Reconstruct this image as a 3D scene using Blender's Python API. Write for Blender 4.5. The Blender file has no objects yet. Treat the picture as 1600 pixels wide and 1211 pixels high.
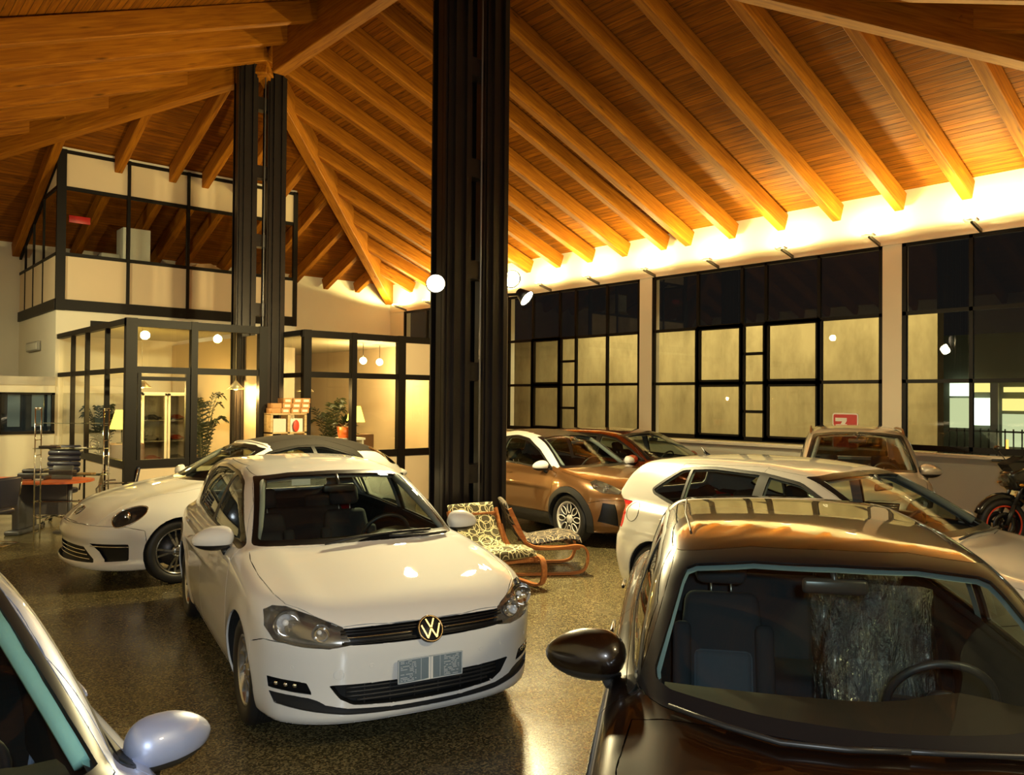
import bpy, bmesh, math, random
import numpy as np
from mathutils import Vector, Matrix
random.seed(7)
C = bpy.context.scene
COL = C.collection
PI = math.pi
R = math.radians
# ---------------------------------------------------------------- camera, world, exposure
HC = 1.965
TH = 0.7169                       # the view looks this far right of the long axis of the hall
cam_d = bpy.data.cameras.new('camera')
cam_d.sensor_width = 36.0
cam_d.lens = 36.0 * 1255 / 1600
cam_d.clip_start = 0.05
cam = bpy.data.objects.new('camera', cam_d)
COL.objects.link(cam)
cam.matrix_world = (Matrix.Translation((0, 0, HC)) @ Matrix.Rotation(-TH, 4, 'Z')
                    @ Matrix.Rotation(PI / 2 + 0.0134, 4, 'X') @ Matrix.Rotation(0.0082, 4, 'Z'))
C.camera = cam
C.view_settings.view_transform = 'Standard'
C.view_settings.look = 'None'
C.view_settings.gamma = 1.0
C.view_settings.use_curve_mapping = False
C.view_settings.exposure = 0.16
world = bpy.data.worlds.new('night_sky')
C.world = world
world.use_nodes = True
bgn = world.node_tree.nodes['Background']
bgn.inputs[0].default_value = (0.006, 0.0055, 0.005, 1)
bgn.inputs[1].default_value = 1.0

def c2r(p):
    """camera-aligned ground coordinates to hall coordinates"""
    return (p[0] * math.cos(TH) + p[1] * math.sin(TH), -p[0] * math.sin(TH) + p[1] * math.cos(TH))

def lamp(name, kind, loc, energy, color=(1, 1, 1), size=0.1, target=None, spot=None, blend=0.5, size_y=None):
    d = bpy.data.lights.new(name, kind)
    d.energy = energy
    d.color = color
    if kind == 'AREA':
        d.size = size
        if size_y:
            d.shape = 'RECTANGLE'; d.size_y = size_y
    else:
        d.shadow_soft_size = size
    if kind == 'SPOT':
        d.spot_size = R(spot or 90); d.spot_blend = blend
    o = bpy.data.objects.new(name, d)
    o.location = loc
    if target is not None:
        o.rotation_euler = (Vector(target) - Vector(loc)).to_track_quat('-Z', 'Y').to_euler()
    COL.objects.link(o)
    return o
# hall lighting: the row of uplights washes the top of the window wall, three floodlights hang on the middle column,
#  unseen fill lights are added on the left and behind the camera, and the camera carries a small flash
for _y in [.30, 1.83, 3.38, 4.48, 6.01, 7.57, 9.14, 10.70, 12.29, 13.84, 15.4, 16.95, 18.5, 20.05]:
    lamp('uplight_beam', 'SPOT', (12.84, _y, 4.69), 235, (1.0, .83, .30), .07, target=(13.0, _y, 6.4), spot=178, blend=.15)
lamp('flood_beam', 'SPOT', (5.31, 7.40, 3.24), 620, (1.0, .83, .42), .09, target=(2.2, 3.2, .6), spot=150, blend=.7)
lamp('flood_beam', 'SPOT', (6.52, 7.42, 3.40), 620, (1.0, .83, .42), .09, target=(4.5, 1.0, .8), spot=150, blend=.7)
lamp('flood_beam', 'SPOT', (6.84, 7.44, 3.16), 560, (1.0, .83, .42), .09, target=(8.6, 5.5, .0), spot=150, blend=.7)
lamp('flood_beam', 'SPOT', (5.31, 7.75, 3.24), 1000, (1.0, .80, .36), .09, target=(3.2, 14, 2.0), spot=140, blend=.8)
lamp('flood_beam', 'SPOT', (6.84, 7.80, 3.24), 560, (1.0, .80, .36), .09, target=(8.5, 14, 3.0), spot=140, blend=.8)
lamp('rear_fill', 'AREA', (4.0, -2.5, 4.9), 140, (1.0, .80, .44), .8, target=(4.5, 2.5, 0.5), size_y=.3)  # added fill behind the camera, without a fitting
lamp('left_fill', 'SPOT', (-.6, 14.0, 4.2), 620, (1.0, .90, .50), .10, target=(3.5, 15.0, 2.0), spot=130, blend=.9)  # added fill that brightens the left wall, without a fitting
lamp('camera_flash', 'AREA', (-.03, -.12, HC+.10), 64, (.80, .92, 1.0), .06, target=(3.0, 4.2, .6))

for _y in (7.0, 10.6, 14.4):   # lamps under the eaves outside, aimed at the retaining wall
    lamp('yard_light', 'SPOT', (14.3, _y, 4.7), 420, (1.0, .84, .42), .07, target=(16.4, _y, 1.2), spot=150, blend=.8)

# ---------------------------------------------------------------- materials
MATS = {}
def nodes_of(name):
    m = bpy.data.materials.new(name)
    m.use_nodes = True
    nt = m.node_tree
    return m, nt, nt.nodes['Principled BSDF']
def mat(name, col, rough=0.5, metal=0.0, coat=0.0, spec=0.5, emit=None, estr=0.0, trans=0.0, noise=None, coat_rough=0.03):
    if name in MATS: return MATS[name]
    m, nt, b = nodes_of(name)
    b.inputs['Base Color'].default_value = (*col, 1)
    b.inputs['Roughness'].default_value = rough
    b.inputs['Metallic'].default_value = metal
    b.inputs['Coat Weight'].default_value = coat
    b.inputs['Coat Roughness'].default_value = coat_rough
    b.inputs['Specular IOR Level'].default_value = spec
    b.inputs['Transmission Weight'].default_value = trans
    if emit:
        b.inputs['Emission Color'].default_value = (*emit, 1)
        b.inputs['Emission Strength'].default_value = estr
    sc, amt = noise or (40.0, 0.06)      # every surface gets a little unevenness
    n = nt.nodes.new('ShaderNodeTexNoise'); n.inputs['Scale'].default_value = sc
    n.inputs['Detail'].default_value = 3
    tc = nt.nodes.new('ShaderNodeTexCoord')
    nt.links.new(tc.outputs['Object'], n.inputs['Vector'])
    mx = nt.nodes.new('ShaderNodeMix'); mx.data_type = 'RGBA'; mx.blend_type = 'MULTIPLY'
    mx.inputs[0].default_value = 1.0
    mx.inputs[6].default_value = (*col, 1)
    rp = nt.nodes.new('ShaderNodeMapRange')
    rp.inputs['To Min'].default_value = 1 - amt; rp.inputs['To Max'].default_value = 1 + amt
    nt.links.new(n.outputs['Fac'], rp.inputs['Value'])
    nt.links.new(rp.outputs['Result'], mx.inputs[7])
    nt.links.new(mx.outputs[2], b.inputs['Base Color'])
    MATS[name] = m
    return m
def glass(name, tint=(1, 1, 1), refl=1.0, rough=0.0, ior=1.5):
    """thin pane: part goes straight through with a tint, part reflects by Fresnel"""
    if name in MATS: return MATS[name]
    m = bpy.data.materials.new(name); m.use_nodes = True
    nt = m.node_tree; nt.nodes.clear()
    o = nt.nodes.new('ShaderNodeOutputMaterial')
    t = nt.nodes.new('ShaderNodeBsdfTransparent'); t.inputs[0].default_value = (*tint, 1)
    g = nt.nodes.new('ShaderNodeBsdfGlossy'); g.inputs['Roughness'].default_value = rough
    k = nt.nodes.new('ShaderNodeMath'); k.operation = 'MULTIPLY'; k.inputs[1].default_value = refl
    k.use_clamp = True
    mx = nt.nodes.new('ShaderNodeMixShader')
    lw = nt.nodes.new('ShaderNodeLayerWeight'); lw.inputs['Blend'].default_value = 0.5
    # Schlick from the facing term
    pw = nt.nodes.new('ShaderNodeMath'); pw.operation = 'POWER'; pw.inputs[1].default_value = 4.0
    nt.links.new(lw.outputs['Facing'], pw.inputs[0])
    ma = nt.nodes.new('ShaderNodeMath'); ma.operation = 'MULTIPLY_ADD'
    ma.inputs[1].default_value = 0.9; ma.inputs[2].default_value = 0.05
    nt.links.new(pw.outputs[0], ma.inputs[0])
    nt.links.new(ma.outputs[0], k.inputs[0])
    nt.links.new(k.outputs[0], mx.inputs[0])
    nt.links.new(t.outputs[0], mx.inputs[1]); nt.links.new(g.outputs[0], mx.inputs[2])
    nt.links.new(mx.outputs[0], o.inputs[0])
    MATS[name] = m
    return m
def paint(name, col, metal=0.0, rough=0.35, coat=1.0):
    return mat(name, col, rough if metal else .65, metal, coat, 0.5 if metal else .2, noise=(900.0, 0.03 + 0.12 * metal), coat_rough=0.015)
def emis(name, col, s):
    if name in MATS: return MATS[name]
    m = bpy.data.materials.new(name); m.use_nodes = True
    nt = m.node_tree; nt.nodes.clear()
    o = nt.nodes.new('ShaderNodeOutputMaterial'); e = nt.nodes.new('ShaderNodeEmission')
    e.inputs[0].default_value = (*col, 1); e.inputs[1].default_value = s
    nt.links.new(e.outputs[0], o.inputs[0])
    MATS[name] = m
    return m

# ---------------------------------------------------------------- objects
def tag(o, label=None, cat=None, group=None, kind=None):
    if label: o['label'] = label
    if cat: o['category'] = cat
    if group: o['group'] = group
    if kind: o['kind'] = kind
    return o
def empty(name, loc=(0, 0, 0), rz=0.0, label=None, cat=None, group=None, kind=None, parent=None):
    o = bpy.data.objects.new(name, None)
    o.empty_display_size = 0.1
    COL.objects.link(o)
    o.location = loc; o.rotation_euler = (0, 0, rz)
    if parent: o.parent = parent
    return tag(o, label, cat, group, kind)
class MB:
    """collects shapes into one mesh"""
    def __init__(s): s.v = []; s.f = []; s.m = []; s.sm = []; s.mats = []; s.cur = 0; s.smooth = False
    def mat(s, m, smooth=None):
        if m not in s.mats: s.mats.append(m)
        s.cur = s.mats.index(m)
        if smooth is not None: s.smooth = smooth
        return s
    def add(s, vs, fs, smooth=None):
        b = len(s.v)
        s.v += [tuple(map(float, v)) for v in vs]
        for f in fs:
            s.f.append(tuple(b + i for i in f)); s.m.append(s.cur); s.sm.append(s.smooth if smooth is None else smooth)
        return s
    def box(s, x0, x1, y0, y1, z0, z1, M=None):
        vs = [Vector(p) for p in ((x0,y0,z0),(x1,y0,z0),(x1,y1,z0),(x0,y1,z0),(x0,y0,z1),(x1,y0,z1),(x1,y1,z1),(x0,y1,z1))]
        if M: vs = [M @ v for v in vs]
        return s.add(vs, [(0,3,2,1),(4,5,6,7),(0,1,5,4),(1,2,6,5),(2,3,7,6),(3,0,4,7)], False)
    def rbox(s, x0, x1, y0, y1, z0, z1, r=0.02, M=None, seg=2):
        bm = bmesh.new(); bmesh.ops.create_cube(bm, size=1)
        for v in bm.verts:
            v.co = Vector(((x0+x1)/2 + v.co.x*(x1-x0), (y0+y1)/2 + v.co.y*(y1-y0), (z0+z1)/2 + v.co.z*(z1-z0)))
        bmesh.ops.bevel(bm, geom=bm.edges[:], offset=r, segments=seg, profile=0.5, affect='EDGES')
        return s.frombm(bm, M, True)
    def frombm(s, bm, M=None, smooth=True):
        bm.verts.index_update()
        vs = [(M @ v.co) if M else v.co.copy() for v in bm.verts]
        fs = [tuple(v.index for v in f.verts) for f in bm.faces]
        bm.free()
        return s.add(vs, fs, smooth)
    def tube(s, pts, r, n=8, close=False, cap=True):
        pts = [Vector(p) for p in pts]
        rr = r if hasattr(r, '__len__') else [r] * len(pts)
        N = len(pts); rings = []
        up = None
        for i, p in enumerate(pts):
            a = pts[(i-1) % N] if (close or i > 0) else pts[i]
            b = pts[(i+1) % N] if (close or i < N-1) else pts[i]
            d = (b - a).normalized() if (b - a).length > 1e-9 else Vector((0,0,1))
            if up is None:
                up = Vector((0,0,1)) if abs(d.z) < 0.9 else Vector((1,0,0))
            u = d.cross(up)
            if u.length < 1e-6: u = d.orthogonal()
            u.normalize(); w = u.cross(d).normalized(); up = w
            rings.append([p + (u*math.cos(2*PI*k/n) + w*math.sin(2*PI*k/n))*rr[i] for k in range(n)])
        vs = [v for ring in rings for v in ring]; fs = []
        for i in range(N if close else N-1):
            j = (i+1) % N
            for k in range(n):
                fs.append((i*n+k, j*n+k, j*n+(k+1)%n, i*n+(k+1)%n))
        if cap and not close:
            fs.append(tuple(range(n))); fs.append(tuple((N-1)*n+k for k in reversed(range(n))))
        return s.add(vs, fs, True)
    def bar(s, a, b, w, h, up=(0,0,1)):
        """square bar from a to b"""
        a = Vector(a); b = Vector(b); d = (b-a).normalized(); up = Vector(up)
        u = d.cross(up)
        if u.length < 1e-5: u = d.orthogonal()
        u.normalize(); t = u.cross(d).normalized()
        vs = []
        for p in (a, b):
            for i, j in ((-1,-1),(1,-1),(1,1),(-1,1)):
                vs.append(p + u*i*w/2 + t*j*h/2)
        return s.add(vs, [(0,1,2,3),(7,6,5,4),(0,4,5,1),(1,5,6,2),(2,6,7,3),(3,7,4,0)], False)
    def lathe(s, prof, n=32, M=None, axis='z', closed=False):
        """prof: list of (r, h)"""
        vs = []; fs = []; N = len(prof)
        for r, h in prof:
            for k in range(n):
                a = 2*PI*k/n
                p = Vector((r*math.cos(a), r*math.sin(a), h))
                if axis == 'y': p = Vector((p.x, p.z, p.y))
                if axis == 'x': p = Vector((p.z, p.x, p.y))
                vs.append(M @ p if M else p)
        for i in range(N if closed else N-1):
            j = (i+1) % N
            for k in range(n):
                fs.append((i*n+k, i*n+(k+1)%n, j*n+(k+1)%n, j*n+k))
        return s.add(vs, fs, True)
    def disc(s, r, h, n=24, M=None):
        vs = [Vector((r*math.cos(2*PI*k/n), r*math.sin(2*PI*k/n), h)) for k in range(n)]
        if M: vs = [M @ v for v in vs]
        return s.add(vs, [tuple(range(n))], False)
    def ellipsoid(s, c, r, M=None, u=16, v=10):
        vs = []; fs = []
        for i in range(v+1):
            t = PI*i/v
            for k in range(u):
                a = 2*PI*k/u
                p = Vector((c[0]+r[0]*math.sin(t)*math.cos(a), c[1]+r[1]*math.sin(t)*math.sin(a), c[2]+r[2]*math.cos(t)))
                vs.append(M @ p if M else p)
        for i in range(v):
            for k in range(u):
                fs.append((i*u+k, (i+1)*u+k, (i+1)*u+(k+1)%u, i*u+(k+1)%u))
        return s.add(vs, fs, True)
    def prism(s, poly, t0, t1, plane='xz', M=None):
        n = len(poly); vs = []
        for t in (t0, t1):
            for a, b in poly:
                p = Vector((a, t, b)) if plane == 'xz' else Vector((t, a, b)) if plane == 'yz' else Vector((a, b, t))
                vs.append(M @ p if M else p)
        fs = [tuple(range(n)), tuple(range(2*n-1, n-1, -1))] + [(i, n+i, n+(i+1)%n, (i+1)%n) for i in range(n)]
        return s.add(vs, fs, False)
    def build(s, name, m=None, parent=None, loc=None, fixn=True):
        me = bpy.data.meshes.new(name)
        me.from_pydata(s.v, [], s.f)
        if m is not None and not s.mats: s.mats = [m]
        for x in s.mats: me.materials.append(x)
        me.polygons.foreach_set('material_index', s.m)
        me.polygons.foreach_set('use_smooth', s.sm)
        me.update()
        if fixn:
            bm = bmesh.new(); bm.from_mesh(me)
            bmesh.ops.recalc_face_normals(bm, faces=bm.faces)
            bm.to_mesh(me); bm.free()
        o = bpy.data.objects.new(name, me)
        COL.objects.link(o)
        if parent: o.parent = parent
        if loc: o.location = loc
        return o
def copy_tree(o, parent=None):
    c = o.copy(); COL.objects.link(c)
    if parent: c.parent = parent
    for ch in list(o.children): copy_tree(ch, c)
    return c
def text_mesh(s, size, depth, name, m, parent, M, bold=0.0):
    cu = bpy.data.curves.new('lettering', 'FONT'); cu.body = s; cu.size = size; cu.extrude = depth; cu.offset = bold
    cu.align_x = 'CENTER'; cu.align_y = 'CENTER'
    t = bpy.data.objects.new('lettering', cu); COL.objects.link(t)
    dg = bpy.context.evaluated_depsgraph_get()
    me = bpy.data.meshes.new_from_object(t.evaluated_get(dg))
    bpy.data.objects.remove(t); bpy.data.curves.remove(cu)
    me.transform(M); me.materials.clear(); me.materials.append(m)
    o = bpy.data.objects.new(name, me); COL.objects.link(o)
    if parent: o.parent = parent
    return o

# ---------------------------------------------------------------- car body surface (smooth solid of profiles)
def table(pts):
    """monotone cubic through the control points, sampled"""
    P = sorted(pts); xs = np.array([p[0] for p in P], float); ys = np.array([p[1] for p in P], float)
    h = np.diff(xs); d = np.diff(ys)/h
    m = np.zeros(len(xs))
    for i in range(1, len(xs)-1):
        if d[i-1]*d[i] > 0:
            w1 = 2*h[i]+h[i-1]; w2 = h[i]+2*h[i-1]
            m[i] = (w1+w2)/(w1/d[i-1]+w2/d[i])
    m[0] = d[0]; m[-1] = d[-1]
    lo, hi = xs[0]-1.5, xs[-1]+1.5
    X = np.linspace(lo, hi, 3000)
    i = np.clip(np.searchsorted(xs, X)-1, 0, len(h)-1)
    t = (X-xs[i])/h[i]
    Y = ((1+2*t)*(1-t)**2*ys[i] + t*(1-t)**2*h[i]*m[i] + t*t*(3-2*t)*ys[i+1] + t*t*(t-1)*h[i]*m[i+1])
    Y = np.where(X < xs[0], ys[0]+(X-xs[0])*m[0], Y); Y = np.where(X > xs[-1], ys[-1]+(X-xs[-1])*m[-1], Y)
    # a light blur keeps the curvature even
    k = 9; ker = np.hanning(k+2)[1:-1]; ker /= ker.sum()
    Yp = np.pad(Y, (k//2, k//2), mode='edge'); Yb = np.convolve(Yp, ker, 'valid'); Yb[:k] = Y[:k]; Yb[-k:] = Y[-k:]
    D = np.gradient(Yb, X)
    return X, Yb, D
def ev(T, x): return np.interp(x, T[0], T[1])
def dv(T, x): return np.interp(x, T[0], T[2])
def smax(a, b, k):
    h = np.maximum(k-np.abs(a-b), 0)/k
    return np.maximum(a, b) + h*h*k*0.25
def smin(a, b, k): return -smax(-a, -b, k)
class Body:
    def __init__(s, sp):
        s.sp = sp
        for k in ('hood', 'plan', 'sect', 'front', 'rear', 'cab', 'cy', 'tum', 'crown', 'zb'):
            setattr(s, k, table(sp[k]))
    def F(s, x, y, z):
        sp = s.sp; ay = np.abs(y); hw = sp['hw']
        R_ = sp['arch_r']
        fl = 0
        for ax_, az_ in sp['axles']:
            d = np.hypot(x-ax_, z-az_)
            fl = fl + sp.get('flare', .02)*np.exp(-(np.maximum(d-R_, 0)/sp.get('flare_w', .10))**2)
        side = (ay-(ev(s.plan, x)-ev(s.sect, z)+fl))
        side = side/np.sqrt(1+np.minimum(dv(s.sect, z), 1.5)**2 + np.minimum(np.abs(dv(s.plan, x)), 1.5)**2)
        xs = x+sp.get('hk', .1)*ay*ay
        hs = dv(s.hood, xs)
        cr = ev(s.crown, x)
        top = (z-(ev(s.hood, xs)-cr*ay*ay))/np.sqrt(1+hs*hs+(2*cr*ay)**2)
        if 'bulge' in sp:   # raised fender/centre swages on the bonnet: (amp, y0, width, x0, x1)
            for A, y0, w, xa, xb in sp['bulge']:
                win = np.clip((x-xa)/.25, 0, 1)*np.clip((xb-x)/.25, 0, 1)
                top = top - A*np.exp(-((ay-y0)/w)**2)*win*win*(3-2*win)
        t = np.clip(ay/hw, 0, 1.2)
        fa, fp = sp['fcurve']; fb, fq = sp['fcurve2']
        fr = x-(ev(s.front, z)-fa*t**fp-fb*t**fq)
        dfr = (fa*fp*t**(fp-1)+fb*fq*t**(fq-1))/hw
        fr = fr/np.sqrt(1+dfr**2+np.minimum(dv(s.front, z)**2, 4))
        ra, rp = sp['rcurve']
        re = (ev(s.rear, z)+ra*t**rp)-x
        re = re/np.sqrt(1+(ra*rp*t**(rp-1)/hw)**2+np.minimum(dv(s.rear, z)**2, 4))
        lo = smax(side, top, sp.get('k_top', .10))
        lo = smax(lo, fr, sp.get('k_front', .07))
        lo = smax(lo, re, sp.get('k_rear', .10))
        lo = smax(lo, ev(s.zb, x)-z, .04)
        # cabin
        tz = dv(s.tum, z)
        cs = (ay-(ev(s.cy, x)-ev(s.tum, z)))/np.sqrt(1+tz*tz+np.minimum(dv(s.cy, x)**2, 2))
        rk = sp['rk']
        xc = x+sp['ck']*ay*ay
        dc = dv(s.cab, xc)
        ct = (z-(ev(s.cab, xc)-rk*ay*ay))/np.sqrt(1+dc*dc)
        ca = smax(cs, ct, sp.get('k_cab', .12))
        zc_ = np.minimum(z, 1.0)
        rc = ev(s.rear, zc_)+ra*t**rp-x-np.maximum(z-.92, 0)*1.5
        ca = smax(ca, rc, .05)
        ca = smax(ca, .72-z, .03)
        return smin(lo, ca, sp.get('k_join', .03))
    def grad(s, P, e=2e-3):
        x, y, z = P[:, 0], P[:, 1], P[:, 2]
        g = np.stack([s.F(x+e, y, z)-s.F(x-e, y, z), s.F(x, y+e, z)-s.F(x, y-e, z), s.F(x, y, z+e)-s.F(x, y, z-e)], 1)/(2*e)
        return g
    def normals(s, P):
        g = s.grad(P); return g/np.maximum(np.linalg.norm(g, axis=1), 1e-9)[:, None]
    def project(s, P, n=4):
        for _ in range(n):
            g = s.grad(P); v = s.F(P[:, 0], P[:, 1], P[:, 2])
            P = P-g*(np.clip(v/np.maximum((g*g).sum(1), .15), -.03, .03))[:, None]
        return P
    def march(s, o, d, tmax=12.0, t0=0.0):
        """first hit of a ray, or None"""
        o = np.array(o, float); d = np.array(d, float); d /= np.linalg.norm(d)
        T = np.arange(t0, tmax, .01); P = o+T[:, None]*d
        v = s.F(P[:, 0], P[:, 1], P[:, 2]); w = np.where(v < 0)[0]
        if not len(w): return None
        a, b = T[max(w[0]-1, 0)], T[w[0]]
        for _ in range(18):
            m = (a+b)/2; p = o+m*d
            if s.F(p[0:1], p[1:2], p[2:3])[0] < 0: b = m
            else: a = m
        return o+b*d
    def frontp(s, y, z): return s.march((s.sp['x1']+.4, y, z), (-1, 0, 0), 3)
    def sidep(s, x, z, sg=1): return s.march((x, sg*1.4, z), (0, -sg, 0), 1.4)
    def topp(s, x, y): return s.march((x, y, 2.2), (0, 0, -1), 2.2)
    def surface(s, h):
        sp = s.sp
        x = np.arange(sp['x0']-3*h, sp['x1']+3*h, h)
        ny = int((sp['hw']+.12)/h)+2
        y = (np.arange(-ny, ny)+.5)*h
        z = np.arange(.06, sp['zmax']+3*h, h)
        G = s.F(x[:, None, None], y[None, :, None], z[None, None, :])
        G = np.broadcast_to(G, (len(x), len(y), len(z))).copy()
        S = G < 0
        nx, nyy, nz = [n-1 for n in G.shape]
        acc = np.zeros((nx, nyy, nz, 3)); cnt = np.zeros((nx, nyy, nz))
        for ax in range(3):
            sl0 = [slice(None)]*3; sl1 = [slice(None)]*3
            sl0[ax] = slice(0, -1); sl1[ax] = slice(1, None)
            a, b = G[tuple(sl0)], G[tuple(sl1)]
            cr = (a < 0) != (b < 0)
            t = np.where(cr, a/np.where(cr, a-b, 1), 0)
            idx = np.argwhere(cr)
            pos = idx.astype(float); pos[:, ax] += t[cr]
            o2 = [k for k in range(3) if k != ax]
            for da in (0, -1):
                for db in (0, -1):
                    c = idx.copy(); c[:, o2[0]] += da; c[:, o2[1]] += db
                    ok = np.all(c >= 0, 1) & (c[:, 0] < nx) & (c[:, 1] < nyy) & (c[:, 2] < nz)
                    np.add.at(acc, tuple(c[ok].T), pos[ok]); np.add.at(cnt, tuple(c[ok].T), 1)
        act = cnt > 0
        vid = -np.ones(cnt.shape, int); vid[act] = np.arange(act.sum())
        P = acc[act]/cnt[act][:, None]
        P = P*h+np.array([x[0], y[0], z[0]])
        Q = []
        for ax in range(3):
            sl0 = [slice(None)]*3; sl1 = [slice(None)]*3
            sl0[ax] = slice(0, -1); sl1[ax] = slice(1, None)
            a, b = S[tuple(sl0)], S[tuple(sl1)]
            idx = np.argwhere(a != b); ins = a[a != b]
            o2 = [(ax+1) % 3, (ax+2) % 3]
            cs = []
            for da, db in ((0, 0), (-1, 0), (-1, -1), (0, -1)):
                c = idx.copy(); c[:, o2[0]] += da; c[:, o2[1]] += db; cs.append(c)
            ok = np.ones(len(idx), bool)
            for c in cs: ok &= np.all(c >= 0, 1) & (c[:, 0] < nx) & (c[:, 1] < nyy) & (c[:, 2] < nz)
            q = np.stack([vid[tuple(c[ok].T)] for c in cs], 1); i_ = ins[ok]
            q[~i_] = q[~i_][:, ::-1]
            Q.append(q)
        Q = np.concatenate(Q)
        P = s.project(P, 5)
        return P, Q

# ---------------------------------------------------------------- proportions of each car (metres, x forward, z up)
GOLF = dict(x0=-2.1, x1=2.2, hw=.895, zmax=1.47, arch_r=.345, axles=[(1.318, .33), (-1.318, .33)], flare=.012, flare_w=.07,
  hood=[(2.22, .70), (2.10, .765), (1.95, .825), (1.6, .895), (1.2, .955), (.8, .995), (.3, .99), (-1.0, 1.0), (-1.9, 1.0), (-2.2, .96)],
  plan=[(2.2, .845), (1.8, .868), (1.318, .888), (.6, .892), (-.6, .895), (-1.318, .892), (-1.8, .86), (-2.15, .79)],
  sect=[(.12, .10), (.2, .05), (.32, .018), (.5, .0), (.66, .002), (.80, .012), (.90, .034), (.97, .075), (1.05, .16)],
  front=[(.10, 2.02), (.17, 2.10), (.24, 2.135), (.36, 2.14), (.50, 2.155), (.62, 2.165), (.70, 2.13), (.78, 2.06), (.9, 1.9)],
  rear=[(.1, -1.98), (.3, -2.06), (.6, -2.085), (.9, -2.03), (1.1, -1.93)],
  zb=[(2.2, .18), (1.7, .17), (0, .17), (-1.7, .19), (-2.1, .22)],
  crown=[(2.1, .06), (1.4, .05), (.6, .04), (-2, .04)], hk=.16,
  fcurve=(.12, 2.0), fcurve2=(.34, 5.0), rcurve=(.22, 3.0),
  bulge=[(.010, .62, .10, .8, 2.1)],
  cab=[(1.30, .88), (1.13, .965), (.8, 1.135), (.45, 1.30), (.2, 1.395), (-.05, 1.432), (-.45, 1.456), (-.9, 1.452), (-1.35, 1.425), (-1.75, 1.375), (-1.86, 1.30), (-2.02, 1.0)],
  cy=[(1.4, .66), (1.0, .735), (.5, .79), (-.3, .815), (-1.2, .80), (-1.7, .75), (-2.0, .70)],
  tum=[(.7, -.10), (.93, .0), (1.1, .060), (1.25, .125), (1.38, .20), (1.46, .26)],
  rk=.11, ck=.20, k_cab=.10, k_top=.09, k_front=.06)
BEETLE = dict(x0=-2.13, x1=2.16, hw=.905, zmax=1.50, arch_r=.36, axles=[(1.268, .335), (-1.268, .335)], flare=.055, flare_w=.26,
  hood=[(2.20, .56), (2.08, .68), (1.92, .785), (1.6, .895), (1.25, .965), (.9, 1.01), (.3, .99), (-.8, .99), (-1.5, .98), (-2.0, .90), (-2.2, .80)],
  plan=[(2.2, .80), (1.8, .85), (1.27, .87), (.6, .86), (-.6, .87), (-1.27, .87), (-1.8, .82), (-2.15, .72)],
  sect=[(.12, .08), (.2, .04), (.32, .012), (.5, .0), (.66, .01), (.78, .035), (.88, .075), (.97, .14), (1.05, .22)],
  front=[(.10, 2.00), (.19, 2.13), (.25, 2.14), (.30, 2.10), (.42, 2.10), (.52, 2.13), (.60, 2.12), (.68, 2.06), (.9, 1.85)],
  rear=[(.1, -1.95), (.3, -2.08), (.6, -2.11), (.8, -2.06), (1.0, -1.9)],
  zb=[(2.2, .19), (1.7, .18), (0, .18), (-1.7, .20), (-2.1, .22)],
  crown=[(2.1, .16), (1.4, .14), (.6, .10), (-1, .10), (-2, .18)], hk=.22,
  fcurve=(.20, 2.0), fcurve2=(.36, 5.0), rcurve=(.40, 3.0), k_top=.16, k_front=.07,
  bulge=[(.03, .64, .16, .6, 2.0)],
  cab=[(1.15, .90), (.98, .985), (.6, 1.19), (.30, 1.345), (.12, 1.405), (-.1, 1.445), (-.5, 1.475), (-.9, 1.45), (-1.3, 1.36), (-1.6, 1.22), (-1.85, 1.02), (-2.0, .85)],
  cy=[(1.4, .60), (1.0, .68), (.5, .74), (-.3, .775), (-1.0, .75), (-1.5, .66), (-1.9, .52)],
  tum=[(.7, -.10), (.93, .0), (1.1, .055), (1.25, .12), (1.38, .21), (1.48, .30)], rk=.14, ck=.22, k_cab=.16)
ADAM = dict(x0=-1.80, x1=1.96, hw=.875, zmax=1.51, arch_r=.36, axles=[(1.155, .335), (-1.155, .335)], flare=.03, flare_w=.10,
  hood=[(2.00, .70), (1.90, .79), (1.7, .87), (1.4, .945), (1.05, 1.0), (.8, 1.02), (.2, 1.01), (-.8, 1.05), (-1.5, 1.07), (-1.9, 1.0)],
  plan=[(1.98, .82), (1.6, .85), (1.155, .86), (.6, .85), (-.6, .86), (-1.155, .865), (-1.5, .84), (-1.85, .76)],
  sect=[(.12, .10), (.2, .05), (.32, .01), (.5, .0), (.66, .005), (.80, .02), (.92, .05), (1.0, .10), (1.08, .18)],
  front=[(.10, 1.80), (.19, 1.88), (.3, 1.93), (.5, 1.95), (.65, 1.935), (.75, 1.88), (.9, 1.72)],
  rear=[(.1, -1.66), (.3, -1.75), (.6, -1.78), (.9, -1.74), (1.2, -1.62)],
  zb=[(2.2, .20), (1.7, .19), (0, .20), (-1.7, .21), (-2.1, .22)],
  crown=[(2.1, .10), (1.4, .08), (.6, .06), (-2, .05)], hk=.2,
  fcurve=(.16, 2.0), fcurve2=(.30, 4.0), rcurve=(.25, 3.0), k_top=.11, k_front=.09,
  cab=[(1.15, .93), (.98, 1.01), (.6, 1.22), (.30, 1.375), (.10, 1.435), (-.2, 1.475), (-.5, 1.487), (-.9, 1.47), (-1.25, 1.42), (-1.45, 1.34), (-1.68, 1.0)],
  cy=[(1.4, .62), (1.0, .70), (.5, .76), (-.3, .79), (-1.0, .77), (-1.4, .71), (-1.7, .62)],
  tum=[(.7, -.10), (.95, .0), (1.1, .05), (1.25, .11), (1.38, .19), (1.48, .27)], rk=.13, ck=.22, k_cab=.13)
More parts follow.
